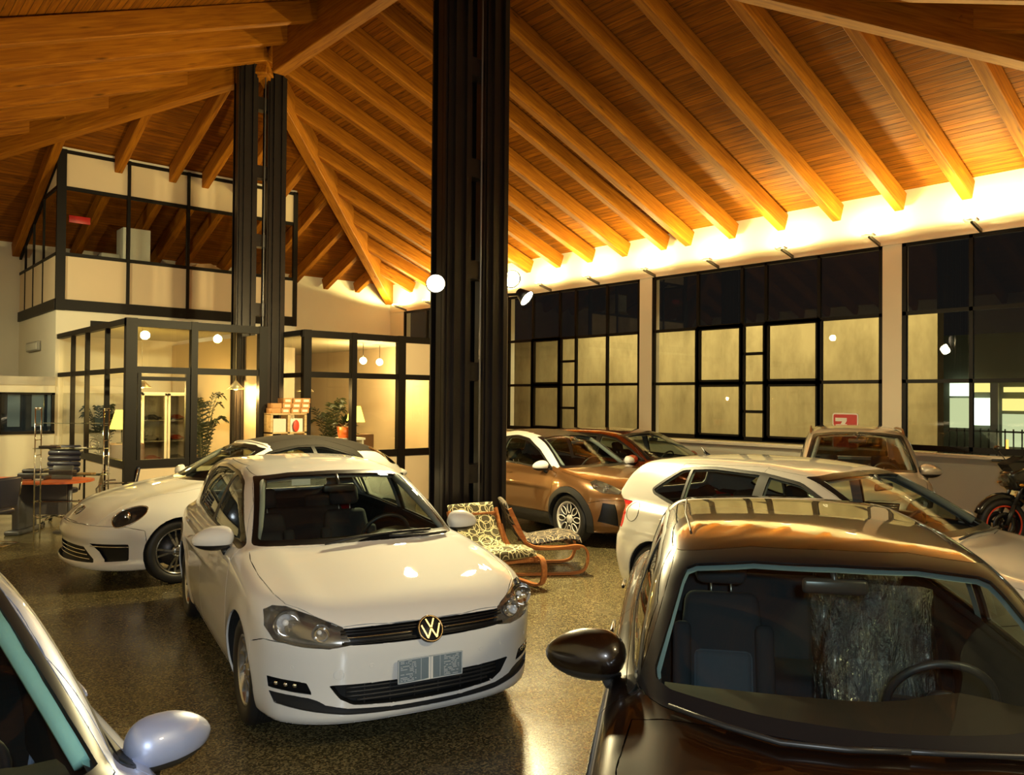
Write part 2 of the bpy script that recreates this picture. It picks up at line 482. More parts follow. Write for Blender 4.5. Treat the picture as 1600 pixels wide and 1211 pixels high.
POLO = dict(GOLF, x0=-2.02, x1=2.06, hw=.88, axles=[(1.28, .325), (-1.28, .325)], arch_r=.35,
  hood=[(2.10, .70), (2.0, .76), (1.85, .825), (1.5, .895), (1.2, .95), (.8, .99), (.3, .99), (-1.0, 1.02), (-1.8, 1.03), (-2.1, .98)],
  front=[(.10, 1.92), (.17, 2.0), (.24, 2.03), (.36, 2.04), (.50, 2.05), (.62, 2.05), (.70, 2.02), (.78, 1.95), (.9, 1.8)],
  rear=[(.1, -1.92), (.3, -2.02), (.5, -2.06), (.64, -2.05), (.74, -1.985), (.9, -1.95), (1.1, -1.84)],
  plan=[(2.2, .82), (1.8, .85), (1.28, .872), (.6, .875), (-.6, .88), (-1.28, .878), (-1.7, .85), (-2.05, .78)],
  cab=[(1.25, .90), (1.08, .985), (.8, 1.13), (.45, 1.30), (.2, 1.395), (-.05, 1.435), (-.45, 1.458), (-.9, 1.455), (-1.35, 1.43), (-1.68, 1.385), (-1.80, 1.31), (-1.97, 1.0)])
BLACK = dict(GOLF, zmax=1.45,
  cab=[(1.40, .84), (1.20, .945), (.9, 1.10), (.6, 1.255), (.36, 1.355), (.12, 1.398), (-.35, 1.425), (-.8, 1.425), (-1.25, 1.40), (-1.62, 1.35), (-1.76, 1.27), (-1.95, 1.0)],
  hood=[(2.22, .70), (2.10, .765), (1.95, .825), (1.6, .885), (1.2, .935), (.8, .97), (.3, .98), (-1.0, 1.0), (-1.9, 1.0), (-2.2, .96)],
  cy=[(1.5, .63), (1.1, .70), (.5, .775), (-.3, .80), (-1.2, .78), (-1.7, .73), (-2.0, .68)],
  tum=[(.7, -.10), (.93, .0), (1.1, .050), (1.25, .105), (1.36, .165), (1.43, .22)], k_cab=.09)
LEFTCAR = dict(GOLF)
REDCAR = dict(POLO)
SUV = dict(GOLF, x0=-2.0, x1=2.05, hw=.89, zmax=1.66, axles=[(1.28, .34), (-1.28, .34)], arch_r=.37,
  hood=[(2.10, .80), (2.0, .87), (1.85, .93), (1.5, .99), (1.2, 1.04), (.8, 1.07), (.3, 1.05), (-1.0, 1.08), (-1.8, 1.08), (-2.1, 1.03)],
  sect=[(.12, .10), (.2, .05), (.32, .018), (.5, .0), (.66, .002), (.86, .012), (.98, .034), (1.06, .075), (1.12, .16)],
  front=[(.10, 1.92), (.17, 1.98), (.24, 2.0), (.36, 2.02), (.50, 2.03), (.70, 2.03), (.80, 2.0), (.88, 1.95), (1.0, 1.8)],
  rear=[(.1, -1.90), (.3, -1.96), (.6, -1.99), (1.0, -1.96), (1.2, -1.88)],
  plan=POLO['plan'],
  cab=[(1.30, .98), (1.15, 1.05), (.8, 1.26), (.5, 1.44), (.3, 1.535), (.05, 1.595), (-.4, 1.62), (-.9, 1.62), (-1.4, 1.595), (-1.75, 1.54), (-1.86, 1.45), (-1.98, 1.1)],
  cy=[(1.4, .66), (1.0, .74), (.5, .79), (-.3, .81), (-1.2, .80), (-1.7, .77), (-2.0, .72)],
  tum=[(.8, -.08), (1.0, .0), (1.2, .05), (1.4, .11), (1.52, .17), (1.62, .24)])

# ---------------------------------------------------------------- cutting the body into panels, glass and lamps
def inpoly(poly, x, y):
    c = False; n = len(poly); j = n-1
    for i in range(n):
        xi, yi = poly[i]; xj, yj = poly[j]
        if (yi > y) != (yj > y) and x < (xj-xi)*(y-yi)/(yj-yi)+xi: c = not c
        j = i
    return c
def grow(poly, d):
    """polygon pushed outwards by d"""
    n = len(poly)
    A = sum(poly[i][0]*poly[(i+1) % n][1]-poly[(i+1) % n][0]*poly[i][1] for i in range(n))
    s = 1 if A > 0 else -1; out = []
    for i in range(n):
        p, q, r = Vector(poly[i-1]), Vector(poly[i]), Vector(poly[(i+1) % n])
        a = (q-p).normalized(); b = (r-q).normalized()
        na = Vector((a.y, -a.x))*s; nb = Vector((b.y, -b.x))*s
        m = na+nb
        if m.length < 1e-6: m = na
        m.normalize(); k = 1/max(m.dot(na), .5)
        out.append(tuple(q+m*d*k))
    return out
def rounded(poly, r, n=4):
    """corners rounded off; r one radius or one per corner"""
    N = len(poly); out = []
    for i in range(N):
        rr = r[i] if hasattr(r, '__len__') else r
        p, q, s = Vector(poly[i-1]), Vector(poly[i]), Vector(poly[(i+1) % N])
        a = min(rr, (p-q).length*.45); b = min(rr, (s-q).length*.45)
        A = q+(p-q).normalized()*a; B = q+(s-q).normalized()*b
        for k in range(n+1):
            t = k/n; out.append(tuple(A*(1-t)**2+q*2*t*(1-t)+B*t*t))
    return out
def circle(cx, cy, r, n=40, a0=0, a1=2*PI): return [(cx+r*math.cos(a0+(a1-a0)*k/n), cy+r*math.sin(a0+(a1-a0)*k/n)) for k in range(n)]
AX = {'xz': (0, 2), 'yz': (1, 2), 'xy': (0, 1)}
def cut(bm, lay, rid, poly, plane, filt):
    i0, i1 = AX[plane]
    xs = [p[0] for p in poly]; ys = [p[1] for p in poly]
    bx = (min(xs), max(xs), min(ys), max(ys))
    def bb(f):
        a = [v.co[i0] for v in f.verts]; b = [v.co[i1] for v in f.verts]
        return min(a), max(a), min(b), max(b)
    loc = {}
    for f in bm.faces:
        c = f.verts[0].co
        if c[i0] < bx[0]-.08 or c[i0] > bx[1]+.08 or c[i1] < bx[2]-.08 or c[i1] > bx[3]+.08: continue
        if not filt(f.calc_center_median(), f.normal): continue
        b = bb(f)
        if b[1] < bx[0] or b[0] > bx[1] or b[3] < bx[2] or b[2] > bx[3]: continue
        loc[f] = b
    n = len(poly)
    for k in range(n):
        p = Vector(poly[k]); q = Vector(poly[(k+1) % n]); d = q-p
        if d.length < 1e-6: continue
        nn = Vector((d.y, -d.x)).normalized()
        e = (min(p.x, q.x)-1e-5, max(p.x, q.x)+1e-5, min(p.y, q.y)-1e-5, max(p.y, q.y)+1e-5)
        sel = []
        for f, b in loc.items():
            if b[1] < e[0] or b[0] > e[1] or b[3] < e[2] or b[2] > e[3]: continue
            s = [nn.x*(v.co[i0]-p.x)+nn.y*(v.co[i1]-p.y) for v in f.verts]
            if min(s) < -1e-5 and max(s) > 1e-5: sel.append(f)
        if not sel: continue
        geom = set(sel)
        for f in sel: geom.update(f.edges); geom.update(f.verts)
        co = Vector((0, 0, 0)); no = Vector((0, 0, 0))
        co[i0], co[i1] = p.x, p.y; no[i0], no[i1] = nn.x, nn.y
        res = bmesh.ops.bisect_plane(bm, geom=list(geom), dist=2e-5, plane_co=co, plane_no=no)
        for f in sel:
            if f.is_valid: loc[f] = bb(f)
        for g in res['geom']:
            if isinstance(g, bmesh.types.BMFace) and g.is_valid: loc[g] = bb(g)
    for f in loc:
        if f.is_valid:
            c = f.calc_center_median()
            if inpoly(poly, c[i0], c[i1]): f[lay] = rid

def set_normals(me, N):
    me.normals_split_custom_set_from_vertices([tuple(v) for v in N])
class Cutter:
    def __init__(s, body, h):
        s.b = body; s.parts = {}
        P, Q = body.surface(h)
        s.bm = bmesh.new()
        vs = [s.bm.verts.new(p) for p in P]
        for q in Q:
            try: s.bm.faces.new([vs[i] for i in q])
            except ValueError: pass
        s.bm.normal_update()
        s.lay = s.bm.faces.layers.int.new('part')
        s.names = ['body_shell']
    def region(s, name, poly, plane, filt):
        if name not in s.names: s.names.append(name)
        cut(s.bm, s.lay, s.names.index(name), poly, plane, filt)
        s.bm.normal_update()
    def side(s, name, poly, lo=.3, filt=None):
        s.region(name, poly, 'xz', lambda c, n: abs(c.y) > lo and abs(n.y) > .12 and (filt is None or filt(c, n)))
    def finish(s):
        bm = s.bm
        bm.verts.index_update()
        s.P = np.array([v.co[:] for v in bm.verts])
        s.N = s.b.normals(s.P)
        s.groups = {}
        for f in bm.faces:
            if f.calc_area() < 1e-9: continue
            c = f.calc_center_median()
            s.groups.setdefault((s.names[f[s.lay]], 1 if c.y > 0 else -1), []).append([v.index for v in f.verts])
        bm.free()
    def get(s, name, side=0):
        return sum([s.groups.get((name, k), []) for k in ((1, -1) if side == 0 else (side,))], [])
    def panel(s, faces, name, m, parent, gap=.003, flange=.012, off=0.0):
        """one panel: shrunk a little from its neighbours with its edge folded in"""
        if not faces: return None
        used = sorted({i for f in faces for i in f}); mp = {g: i for i, g in enumerate(used)}
        P = s.P[used].copy(); N = s.N[used]
        F = [[mp[i] for i in f] for f in faces]
        cnt = {}
        for f in F:
            for a, b in zip(f, f[1:]+f[:1]):
                cnt[(a, b)] = cnt.get((a, b), 0)+1
        be = [e for e in cnt if (e[1], e[0]) not in cnt]
        bv = sorted({v for e in be for v in e})
        if gap and bv:
            acc = {v: np.zeros(3) for v in bv}
            for f in F:
                hit = [v for v in f if v in acc]
                if hit:
                    c = P[f].mean(0)
                    for v in hit:
                        d = c-P[v]; d = d-N[v]*(d@N[v]); L = np.linalg.norm(d)
                        if L > 1e-6: acc[v] += d*min(1, .01/L)
            newP = P.copy()
            for v, d in acc.items():
                L = np.linalg.norm(d)
                if L > 1e-9: newP[v] = P[v]+d/L*gap
            P = newP
        P = P+N*off
        verts = [tuple(p) for p in P]; NN = [n for n in N]
        if flange:
            base = len(verts); m1 = {v: base+i for i, v in enumerate(bv)}
            for v in bv: verts.append(tuple(P[v])); NN.append(N[v])
            m2 = {v: base+len(bv)+i for i, v in enumerate(bv)}
            for v in bv: verts.append(tuple(P[v]-N[v]*flange)); NN.append(N[v])
            F = F+[[m1[b], m1[a], m2[a], m2[b]] for a, b in be]
        me = bpy.data.meshes.new(name); me.from_pydata(verts, [], F)
        me.materials.append(m)
        me.polygons.foreach_set('use_smooth', [True]*len(me.polygons))
        me.update()
        if flange:  # flange normals from its own faces
            nf = len(F)-len(be); nv = np.zeros((len(verts), 3))
            for p in me.polygons[nf:]:
                for v in p.vertices: nv[v] += np.array(p.normal)
            for i in range(len(used), len(verts)):
                L = np.linalg.norm(nv[i]); NN[i] = nv[i]/L if L > 0 else NN[i]
        set_normals(me, NN)
        o = bpy.data.objects.new(name, me); COL.objects.link(o)
        if parent: o.parent = parent
        return o

# ---------------------------------------------------------------- wheel
def make_wheel(r, w, rimr, spokes, style, m_rim, parent, loc, out):
    """out: +1 when the outer face looks to +y"""
    o = empty('wheel', loc, 0, parent=parent)
    t = MB().mat(mat('tyre_rubber', (.018, .018, .018), .75))
    h = w/2
    prof = [(rimr+.005, -h*.82), (rimr+.03, -h*.97), (r-.035, -h), (r-.012, -h*.88), (r-.002, -h*.66)]
    for k in range(-3, 4):
        z = k*h*.17
        prof += [(r, z-h*.06), (r, z+h*.05), (r-.006, z+h*.065), (r-.006, z+h*.10)]
    prof += [(r-.002, h*.66), (r-.012, h*.88), (r-.035, h), (rimr+.03, h*.97), (rimr+.005, h*.82), (rimr-.01, h*.6), (rimr-.01, -h*.6)]
    t.lathe(prof, 56, axis='y', closed=True).build('tyre', None, o)
    rm = MB().mat(m_rim)
    s = out
    rm.lathe([(rimr+.004, s*h*.80), (rimr+.006, s*h*.86), (rimr-.008, s*h*.84), (rimr-.016, s*h*.7), (rimr-.03, s*h*.2), (rimr-.035, -s*h*.7)], 56, axis='y')
    yo = s*h*.62; yi = s*h*.28
    if style == 'multi':         # pairs of slim spokes
        for k in range(spokes):
            for dd in (-.10, .10):
                a = 2*PI*k/spokes+dd; b = 2*PI*k/spokes+dd*1.7
                p = Vector((math.cos(a)*.055, yo, math.sin(a)*.055)); q = Vector((math.cos(b)*(rimr-.01), yo-s*.01, math.sin(b)*(rimr-.01)))
                m = (p+q)/2+Vector((0, -s*.012, 0))
                rm.bar(p, m, .022, .03, (0, 1, 0)); rm.bar(m, q, .019, .03, (0, 1, 0))
    elif style == 'twist':
        for k in range(spokes):
            a = 2*PI*k/spokes
            pts = []
            for i in range(6):
                rr = .05+(rimr-.06)*i/5; an = a+.35*(i/5)**1.5
                pts.append(Vector((math.cos(an)*rr, yo-s*.012*math.sin(PI*i/5), math.sin(an)*rr)))
            for i in range(5): rm.bar(pts[i], pts[i+1], .03-.012*i/5, .026, (0, 1, 0))
    elif style == 'petal':       # dark wheel whose spokes carry outlined light frames
        for k in range(spokes):
            a = 2*PI*k/spokes
            pts = []
            for i in range(20):
                t_ = 2*PI*i/20
                rr = (rimr*.64)+math.cos(t_)*rimr*.29
                wd = math.sin(t_)*(.022+.016*(rr/rimr))*1.15
                pts.append(Vector((math.cos(a)*rr-math.sin(a)*wd, yo+s*.006, math.sin(a)*rr+math.cos(a)*wd)))
            rm.tube(pts, .0075, 6, close=True)
    else:                        # solid five/ten spoke
        for k in range(spokes):
            a = 2*PI*k/spokes
            p = Vector((math.cos(a)*.04, yo, math.sin(a)*.04)); q = Vector((math.cos(a)*(rimr-.01), yo-s*.008, math.sin(a)*(rimr-.01)))
            rm.bar(p, q, .05, .03, (0, 1, 0))
    rm.lathe([(.0, yo+s*.012), (.03, yo+s*.010), (.062, yo), (.07, yi)], 24, axis='y')
    for k in range(5):
        a = 2*PI*k/5+.3
        rm.lathe([(.0, .012*s), (.008, .010*s), (.009, 0)], 8, Matrix.Translation((math.cos(a)*.05, yo, math.sin(a)*.05)), 'y')
    rm.build('rim', None, o)
    bd = MB().mat(mat('brake_iron', (.10, .09, .085), .4, .8))
    bd.lathe([(.0, yi-s*.06), (rimr*.72, yi-s*.06), (rimr*.72, yi-s*.08), (0, yi-s*.08)], 32, axis='y')
    if style == 'petal':
        bd.mat(mat('wheel_black', (.02, .02, .02), .35))
        for k in range(spokes):
            a = 2*PI*k/spokes
            bd.bar((math.cos(a)*.04, yo-s*.012, math.sin(a)*.04), (math.cos(a)*(rimr-.01), yo-s*.012, math.sin(a)*(rimr-.01)), .075, .02, (0, 1, 0))
    bd.build('brake_disc', None, o)
    return o

# ---------------------------------------------------------------- seats and cabin fittings
def make_seat(parent, x, y, z, m, m2=None, name='front_seat'):
    o = empty(name, (x, y, z), 0, parent=parent)
    s = MB().mat(m)
    s.rbox(-.26, .26, -.24, .24, .0, .13, .05)
    s.build('seat_cushion', None, o)
    M = Matrix.Translation((-.25, 0, .08)) @ Matrix.Rotation(R(-17), 4, 'Y')
    b = MB().mat(m)
    bm = bmesh.new(); bmesh.ops.create_cube(bm, size=1)
    for v in bm.verts:
        top = v.co.z > 0
        v.co = Vector((v.co.x*(.10 if top else .16), v.co.y*(.36 if top else .50), .31+v.co.z*.62))
    bmesh.ops.bevel(bm, geom=bm.edges[:], offset=.045, segments=3, profile=.5, affect='EDGES')
    b.frombm(bm, M)
    for sy in (-1, 1):
        b.rbox(.03, .12, sy*.20-.045, sy*.20+.045, .06, .46, .03, M)
    if m2:
        b.mat(m2)
        b.rbox(.06, .095, -.14, .14, .05, .33, .03, M)
    b.build('seat_back', None, o)
    h = MB().mat(m).rbox(-.045, .045, -.13, .13, .66, .83, .04, M)
    h.mat(mat('steel_rod', (.5, .5, .5), .3, 1.0))
    for sy in (-.05, .05): h.tube([M @ Vector((0, sy, .58)), M @ Vector((0, sy, .70))], .006, 6)
    h.build('headrest', None, o)
    return o
def make_interior(parent, x_cowl, zb, w, roofz, m_dash, m_seat, m2=None, rear=True, xs=-.20, lhd=1, z_seat=.42, tail=-1.7):
    tub = MB().mat(mat('cabin_carpet', (.02, .02, .022), .9))
    tub.box(tail, x_cowl, -w+.03, w-.03, .26, .29)
    tub.box(tail, tail+.03, -w+.08, w-.08, .26, zb-.02)
    tub.build('cabin_floor', None, parent)
    d = MB().mat(m_dash)
    # dashboard: a curved cross section swept across the car
    sec = [(x_cowl+.02, zb-.035), (x_cowl-.22, zb-.02), (x_cowl-.40, zb-.035), (x_cowl-.47, zb-.075), (x_cowl-.46, zb-.18), (x_cowl-.36, zb-.34), (x_cowl-.30, zb-.5)]
    ys = np.linspace(-w+.04, w-.04, 15); vs = []; fs = []
    for i, yy in enumerate(ys):
        hood_ = .05*math.exp(-((yy-lhd*.36)/.16)**2)
        sh = .16*(abs(yy)/w)**2
        for k, (a, b) in enumerate(sec):
            vs.append((a-sh*(1 if k < 2 else .4), yy, b+(hood_ if k in (2, 3) else 0)))
    n = len(sec)
    for i in range(len(ys)-1):
        for k in range(n-1): fs.append((i*n+k, i*n+k+1, (i+1)*n+k+1, (i+1)*n+k))
    d.add(vs, fs, True)
    d.rbox(x_cowl-.75, x_cowl-.32, -.10, .10, .3, zb-.22, .03)
    d.build('dashboard', None, parent)
    # steering wheel
    M = Matrix.Translation((x_cowl-.60, lhd*.36, zb-.085)) @ Matrix.Rotation(R(-64), 4, 'Y')
    st = MB().mat(mat('steering_black', (.025, .025, .027), .45))
    st.tube([M @ Vector((.185*math.cos(2*PI*k/36), .185*math.sin(2*PI*k/36), 0)) for k in range(36)], .0155, 8, close=True)
    st.ellipsoid((0, 0, -.02), (.075, .07, .035), M)
    for a in (0, 180, -90):
        st.bar(M @ Vector((.04*math.sin(R(a)), .04*math.cos(R(a)), -.01)), M @ Vector((.18*math.sin(R(a)), .18*math.cos(R(a)), 0)), .035, .016, M.to_3x3() @ Vector((0, 0, 1)))
    st.tube([M @ Vector((0, 0, -.03)), M @ Vector((0, 0, -.28))], .03, 10)
    st.build('steering_wheel', None, parent)
    for sy in (1, -1): make_seat(parent, xs, sy*.36, z_seat-.12, m_seat, m2)
    if rear:
        o = empty('rear_bench', (xs-.92, 0, z_seat-.10), 0, parent=parent)
        s = MB().mat(m_seat).rbox(-.22, .25, -.60, .60, 0, .13, .05); s.build('seat_cushion', None, o)
        M = Matrix.Translation((-.22, 0, .08)) @ Matrix.Rotation(R(-20), 4, 'Y')
        MB().mat(m_seat).rbox(-.07, .07, -.60, .60, 0, .52, .05, M).build('seat_back', None, o)
        for sy in (-.36, .36): MB().mat(m_seat).rbox(-.04, .04, sy-.12, sy+.12, .50, .64, .03, M).build('headrest', None, o)

# ---------------------------------------------------------------- door mirror
def make_mirror(parent, body, sg, m_paint, x, z, y_out, sc=1.0, arm=True, turn=0.0):
    """cap with its point forward-outward, dark foot to the door corner"""
    p = body.sidep(x, z-.08, sg)
    if p is None: p = np.array([x, sg*.75, z-.08])
    y0 = abs(p[1]); yc = y_out-.115*sc
    o = empty('door_mirror', (x, sg*yc, z), 0, parent=parent)
    bm = bmesh.new(); bmesh.ops.create_uvsphere(bm, u_segments=28, v_segments=16, radius=1)
    for v in bm.verts:
        c = v.co
        yy = c.y*sg                       # + outwards
        wx = .085 if c.x > 0 else .035
        zz = .076*(1-.15*yy-.05*yy*yy)
        sx = 1-.22*yy
        cy_ = sg*(yy if yy > 0 else -abs(yy)**.72)
        v.co = Vector((c.x*wx*sx*sc-.02*yy*sc, cy_*.125*sc, c.z*zz*sc-.010*yy*sc))
    bmesh.ops.bisect_plane(bm, geom=bm.verts[:]+bm.edges[:]+bm.faces[:], plane_co=(-.022*sc, 0, 0), plane_no=(-1, 0, 0), clear_outer=True)
    lowb = bm.copy()
    bmesh.ops.bisect_plane(bm, geom=bm.verts[:]+bm.edges[:]+bm.faces[:], plane_co=(0, 0, -.034*sc), plane_no=(0, 0, -1), clear_outer=True)
    bmesh.ops.bisect_plane(lowb, geom=lowb.verts[:]+lowb.edges[:]+lowb.faces[:], plane_co=(0, 0, -.034*sc), plane_no=(0, 0, 1), clear_outer=True)
    MB().mat(m_paint).frombm(bm).build('mirror_cap', None, o)
    MB().mat(mat('mirror_black', (.02, .02, .02), .35)).frombm(lowb).build('mirror_housing', None, o)
    g = MB().mat(mat('mirror_glass', (.8, .8, .8), .02, 1.0))
    g.add([(-.024*sc, sg*(.112*sc*math.cos(2*PI*k/24)), .058*sc*math.sin(2*PI*k/24)) for k in range(24)], [tuple(range(24))], False)
    g.build('mirror_glass', None, o)
    f = MB().mat(mat('mirror_black', (.02, .02, .02), .35))
    a = Vector((-.0, -sg*.07*sc, -.045*sc)); b = Vector((.03, -sg*(yc-y0-.0), -.085))
    f.tube([a, (a+b)/2+Vector((0, 0, -.018)), b], [.03*sc, .026*sc, .034*sc], 10)
    f.build('mirror_foot', None, o)
    return o
def make_wiper(parent, body, pts_xy, name='windscreen_wiper'):
    w = MB().mat(mat('wiper_black', (.015, .015, .015), .4))
    P = []
    for x, y in pts_xy:
        p = body.topp(x, y); n = body.normals(p[None])[0]; P.append(Vector(p+n*.022))
    w.tube(P, .009, 6)
    n = len(P); Q = [p+Vector((-.012, 0, -.008)) for p in P[n//3:]]
    w.tube(Q, .006, 6)
    return w.build(name, None, parent)
def follow(body, pts, plane, off=.003):
    """points on the body surface under 2-d points"""
    out = []
    for a, b in pts:
        p = body.frontp(a, b) if plane == 'yz' else body.topp(a, b) if plane == 'xy' else body.sidep(a, b, plane[1])
        if p is None: continue
        n = body.normals(p[None])[0]; out.append(Vector(p+n*off))
    return out
def line(a, b, n): return [(a[0]+(b[0]-a[0])*k/(n-1), a[1]+(b[1]-a[1])*k/(n-1)) for k in range(n)]
def mirrory(poly): return [(-a, b) for a, b in poly][::-1]
def surf_frame(body, p):
    """matrix whose z is the outward normal at p and y is up along the surface"""
    n = Vector(body.normals(np.array(p)[None])[0]); up = Vector((0, 0, 1)); x = up.cross(n).normalized(); y = n.cross(x)
    return Matrix(((x.x, y.x, n.x, p[0]), (x.y, y.y, n.y, p[1]), (x.z, y.z, n.z, p[2]), (0, 0, 0, 1)))
def pillar_trim(parent, body, edge, m, r=.042, inset=.055):
    # inner trim of the screen pillars, following the edge of the glass
    for s_ in (1, -1):
        P = [body.frontp(s_*y, z) for y, z in edge]
        P = [Vector(p)+Vector((-inset, -s_*.012, -.012)) for p in P if p is not None]
        MB().mat(m).tube(P, r, 8).build('pillar_trim', None, parent)
def badge_vw(parent, body, p, r, m, name='round_badge'):
    M = surf_frame(body, p)
    b = MB().mat(mat('badge_dark', (.02, .02, .02), .3)).lathe([(0, .004), (r, .004), (r*1.02, -.02)], 40, M)
    b.mat(m)
    b.tube([M @ Vector((r*math.cos(2*PI*k/40), r*math.sin(2*PI*k/40), .006)) for k in range(40)], r*.09, 8, close=True)
    k = r*.86; t = r*.13
    def st(a, c): b.bar(M @ Vector((a[0]*k, a[1]*k, .010)), M @ Vector((c[0]*k, c[1]*k, .010)), t, .010, M.to_3x3() @ Vector((0, 0, 1)))
    st((-.40, .90), (-.04, .10)); st((.40, .90), (.04, .10))
    st((-.90, .38), (-.44, -.82)); st((.90, .38), (.44, -.82)); st((-.44, -.86), (0, .0)); st((.44, -.86), (0, .0))
    return b.build(name, None, parent)

# ---------------------------------------------------------------- procedural surfaces of the hall
def m_wood(name, c1, c2, boards=0.0, rough=.62, grain=1.0):
    m, nt, b = nodes_of(name); L = nt.links.new; N = nt.nodes.new
    tc = N('ShaderNodeTexCoord')
    mp = N('ShaderNodeMapping'); mp.inputs['Scale'].default_value = (.6*grain, 9*grain, 9*grain)
    L(tc.outputs['Object'], mp.inputs[0])
    n = N('ShaderNodeTexNoise'); n.inputs['Scale'].default_value = 3; n.inputs['Detail'].default_value = 6; n.inputs['Distortion'].default_value = .6
    L(mp.outputs[0], n.inputs['Vector'])
    r = N('ShaderNodeValToRGB'); r.color_ramp.elements[0].color = (*c1, 1); r.color_ramp.elements[1].color = (*c2, 1)
    r.color_ramp.elements[0].position = .3; r.color_ramp.elements[1].position = .72
    L(n.outputs['Fac'], r.inputs[0])
    # knots
    k = N('ShaderNodeTexVoronoi'); k.inputs['Scale'].default_value = 1.0
    mk = N('ShaderNodeMapping'); mk.inputs['Scale'].default_value = (1.1, 6.0, 6.0)
    L(tc.outputs['Object'], mk.inputs[0]); L(mk.outputs[0], k.inputs['Vector'])
    kr = N('ShaderNodeMapRange'); kr.inputs['From Min'].default_value = .03; kr.inputs['From Max'].default_value = .13
    kr.inputs['To Min'].default_value = .35; kr.inputs['To Max'].default_value = 1
    L(k.outputs['Distance'], kr.inputs['Value'])
    mx = N('ShaderNodeMix'); mx.data_type = 'RGBA'; mx.blend_type = 'MULTIPLY'; mx.inputs[0].default_value = 1
    L(r.outputs[0], mx.inputs[6]); L(kr.outputs[0], mx.inputs[7])
    out = mx.outputs[2]
    if boards:
        sp = N('ShaderNodeSeparateXYZ'); L(tc.outputs['Object'], sp.inputs[0])
        d = N('ShaderNodeMath'); d.operation = 'DIVIDE'; d.inputs[1].default_value = boards; L(sp.outputs['Y'], d.inputs[0])
        fr = N('ShaderNodeMath'); fr.operation = 'FRACT'; L(d.outputs[0], fr.inputs[0])
        fl = N('ShaderNodeMath'); fl.operation = 'FLOOR'; L(d.outputs[0], fl.inputs[0])
        wn = N('ShaderNodeTexWhiteNoise'); wn.noise_dimensions = '1D'; L(fl.outputs[0], wn.inputs['W'])
        v = N('ShaderNodeMapRange'); v.inputs['To Min'].default_value = .78; v.inputs['To Max'].default_value = 1.15; L(wn.outputs['Value'], v.inputs['Value'])
        m2 = N('ShaderNodeMix'); m2.data_type = 'RGBA'; m2.blend_type = 'MULTIPLY'; m2.inputs[0].default_value = 1
        L(out, m2.inputs[6]); L(v.outputs[0], m2.inputs[7]); out = m2.outputs[2]
        pp = N('ShaderNodeMath'); pp.operation = 'PINGPONG'; pp.inputs[1].default_value = .5; L(fr.outputs[0], pp.inputs[0])
        gr = N('ShaderNodeMapRange'); gr.inputs['From Max'].default_value = .07; gr.inputs['To Min'].default_value = .18; L(pp.outputs[0], gr.inputs['Value'])
        m3 = N('ShaderNodeMix'); m3.data_type = 'RGBA'; m3.blend_type = 'MULTIPLY'; m3.inputs[0].default_value = 1
        L(out, m3.inputs[6]); L(gr.outputs[0], m3.inputs[7]); out = m3.outputs[2]
        bp = N('ShaderNodeBump'); bp.inputs['Strength'].default_value = .6; bp.inputs['Distance'].default_value = .01
        L(gr.outputs[0], bp.inputs['Height']); L(bp.outputs[0], b.inputs['Normal'])
    L(out, b.inputs['Base Color']); b.inputs['Roughness'].default_value = rough
    b.inputs['Specular IOR Level'].default_value = .15
    MATS[name] = m
    return m
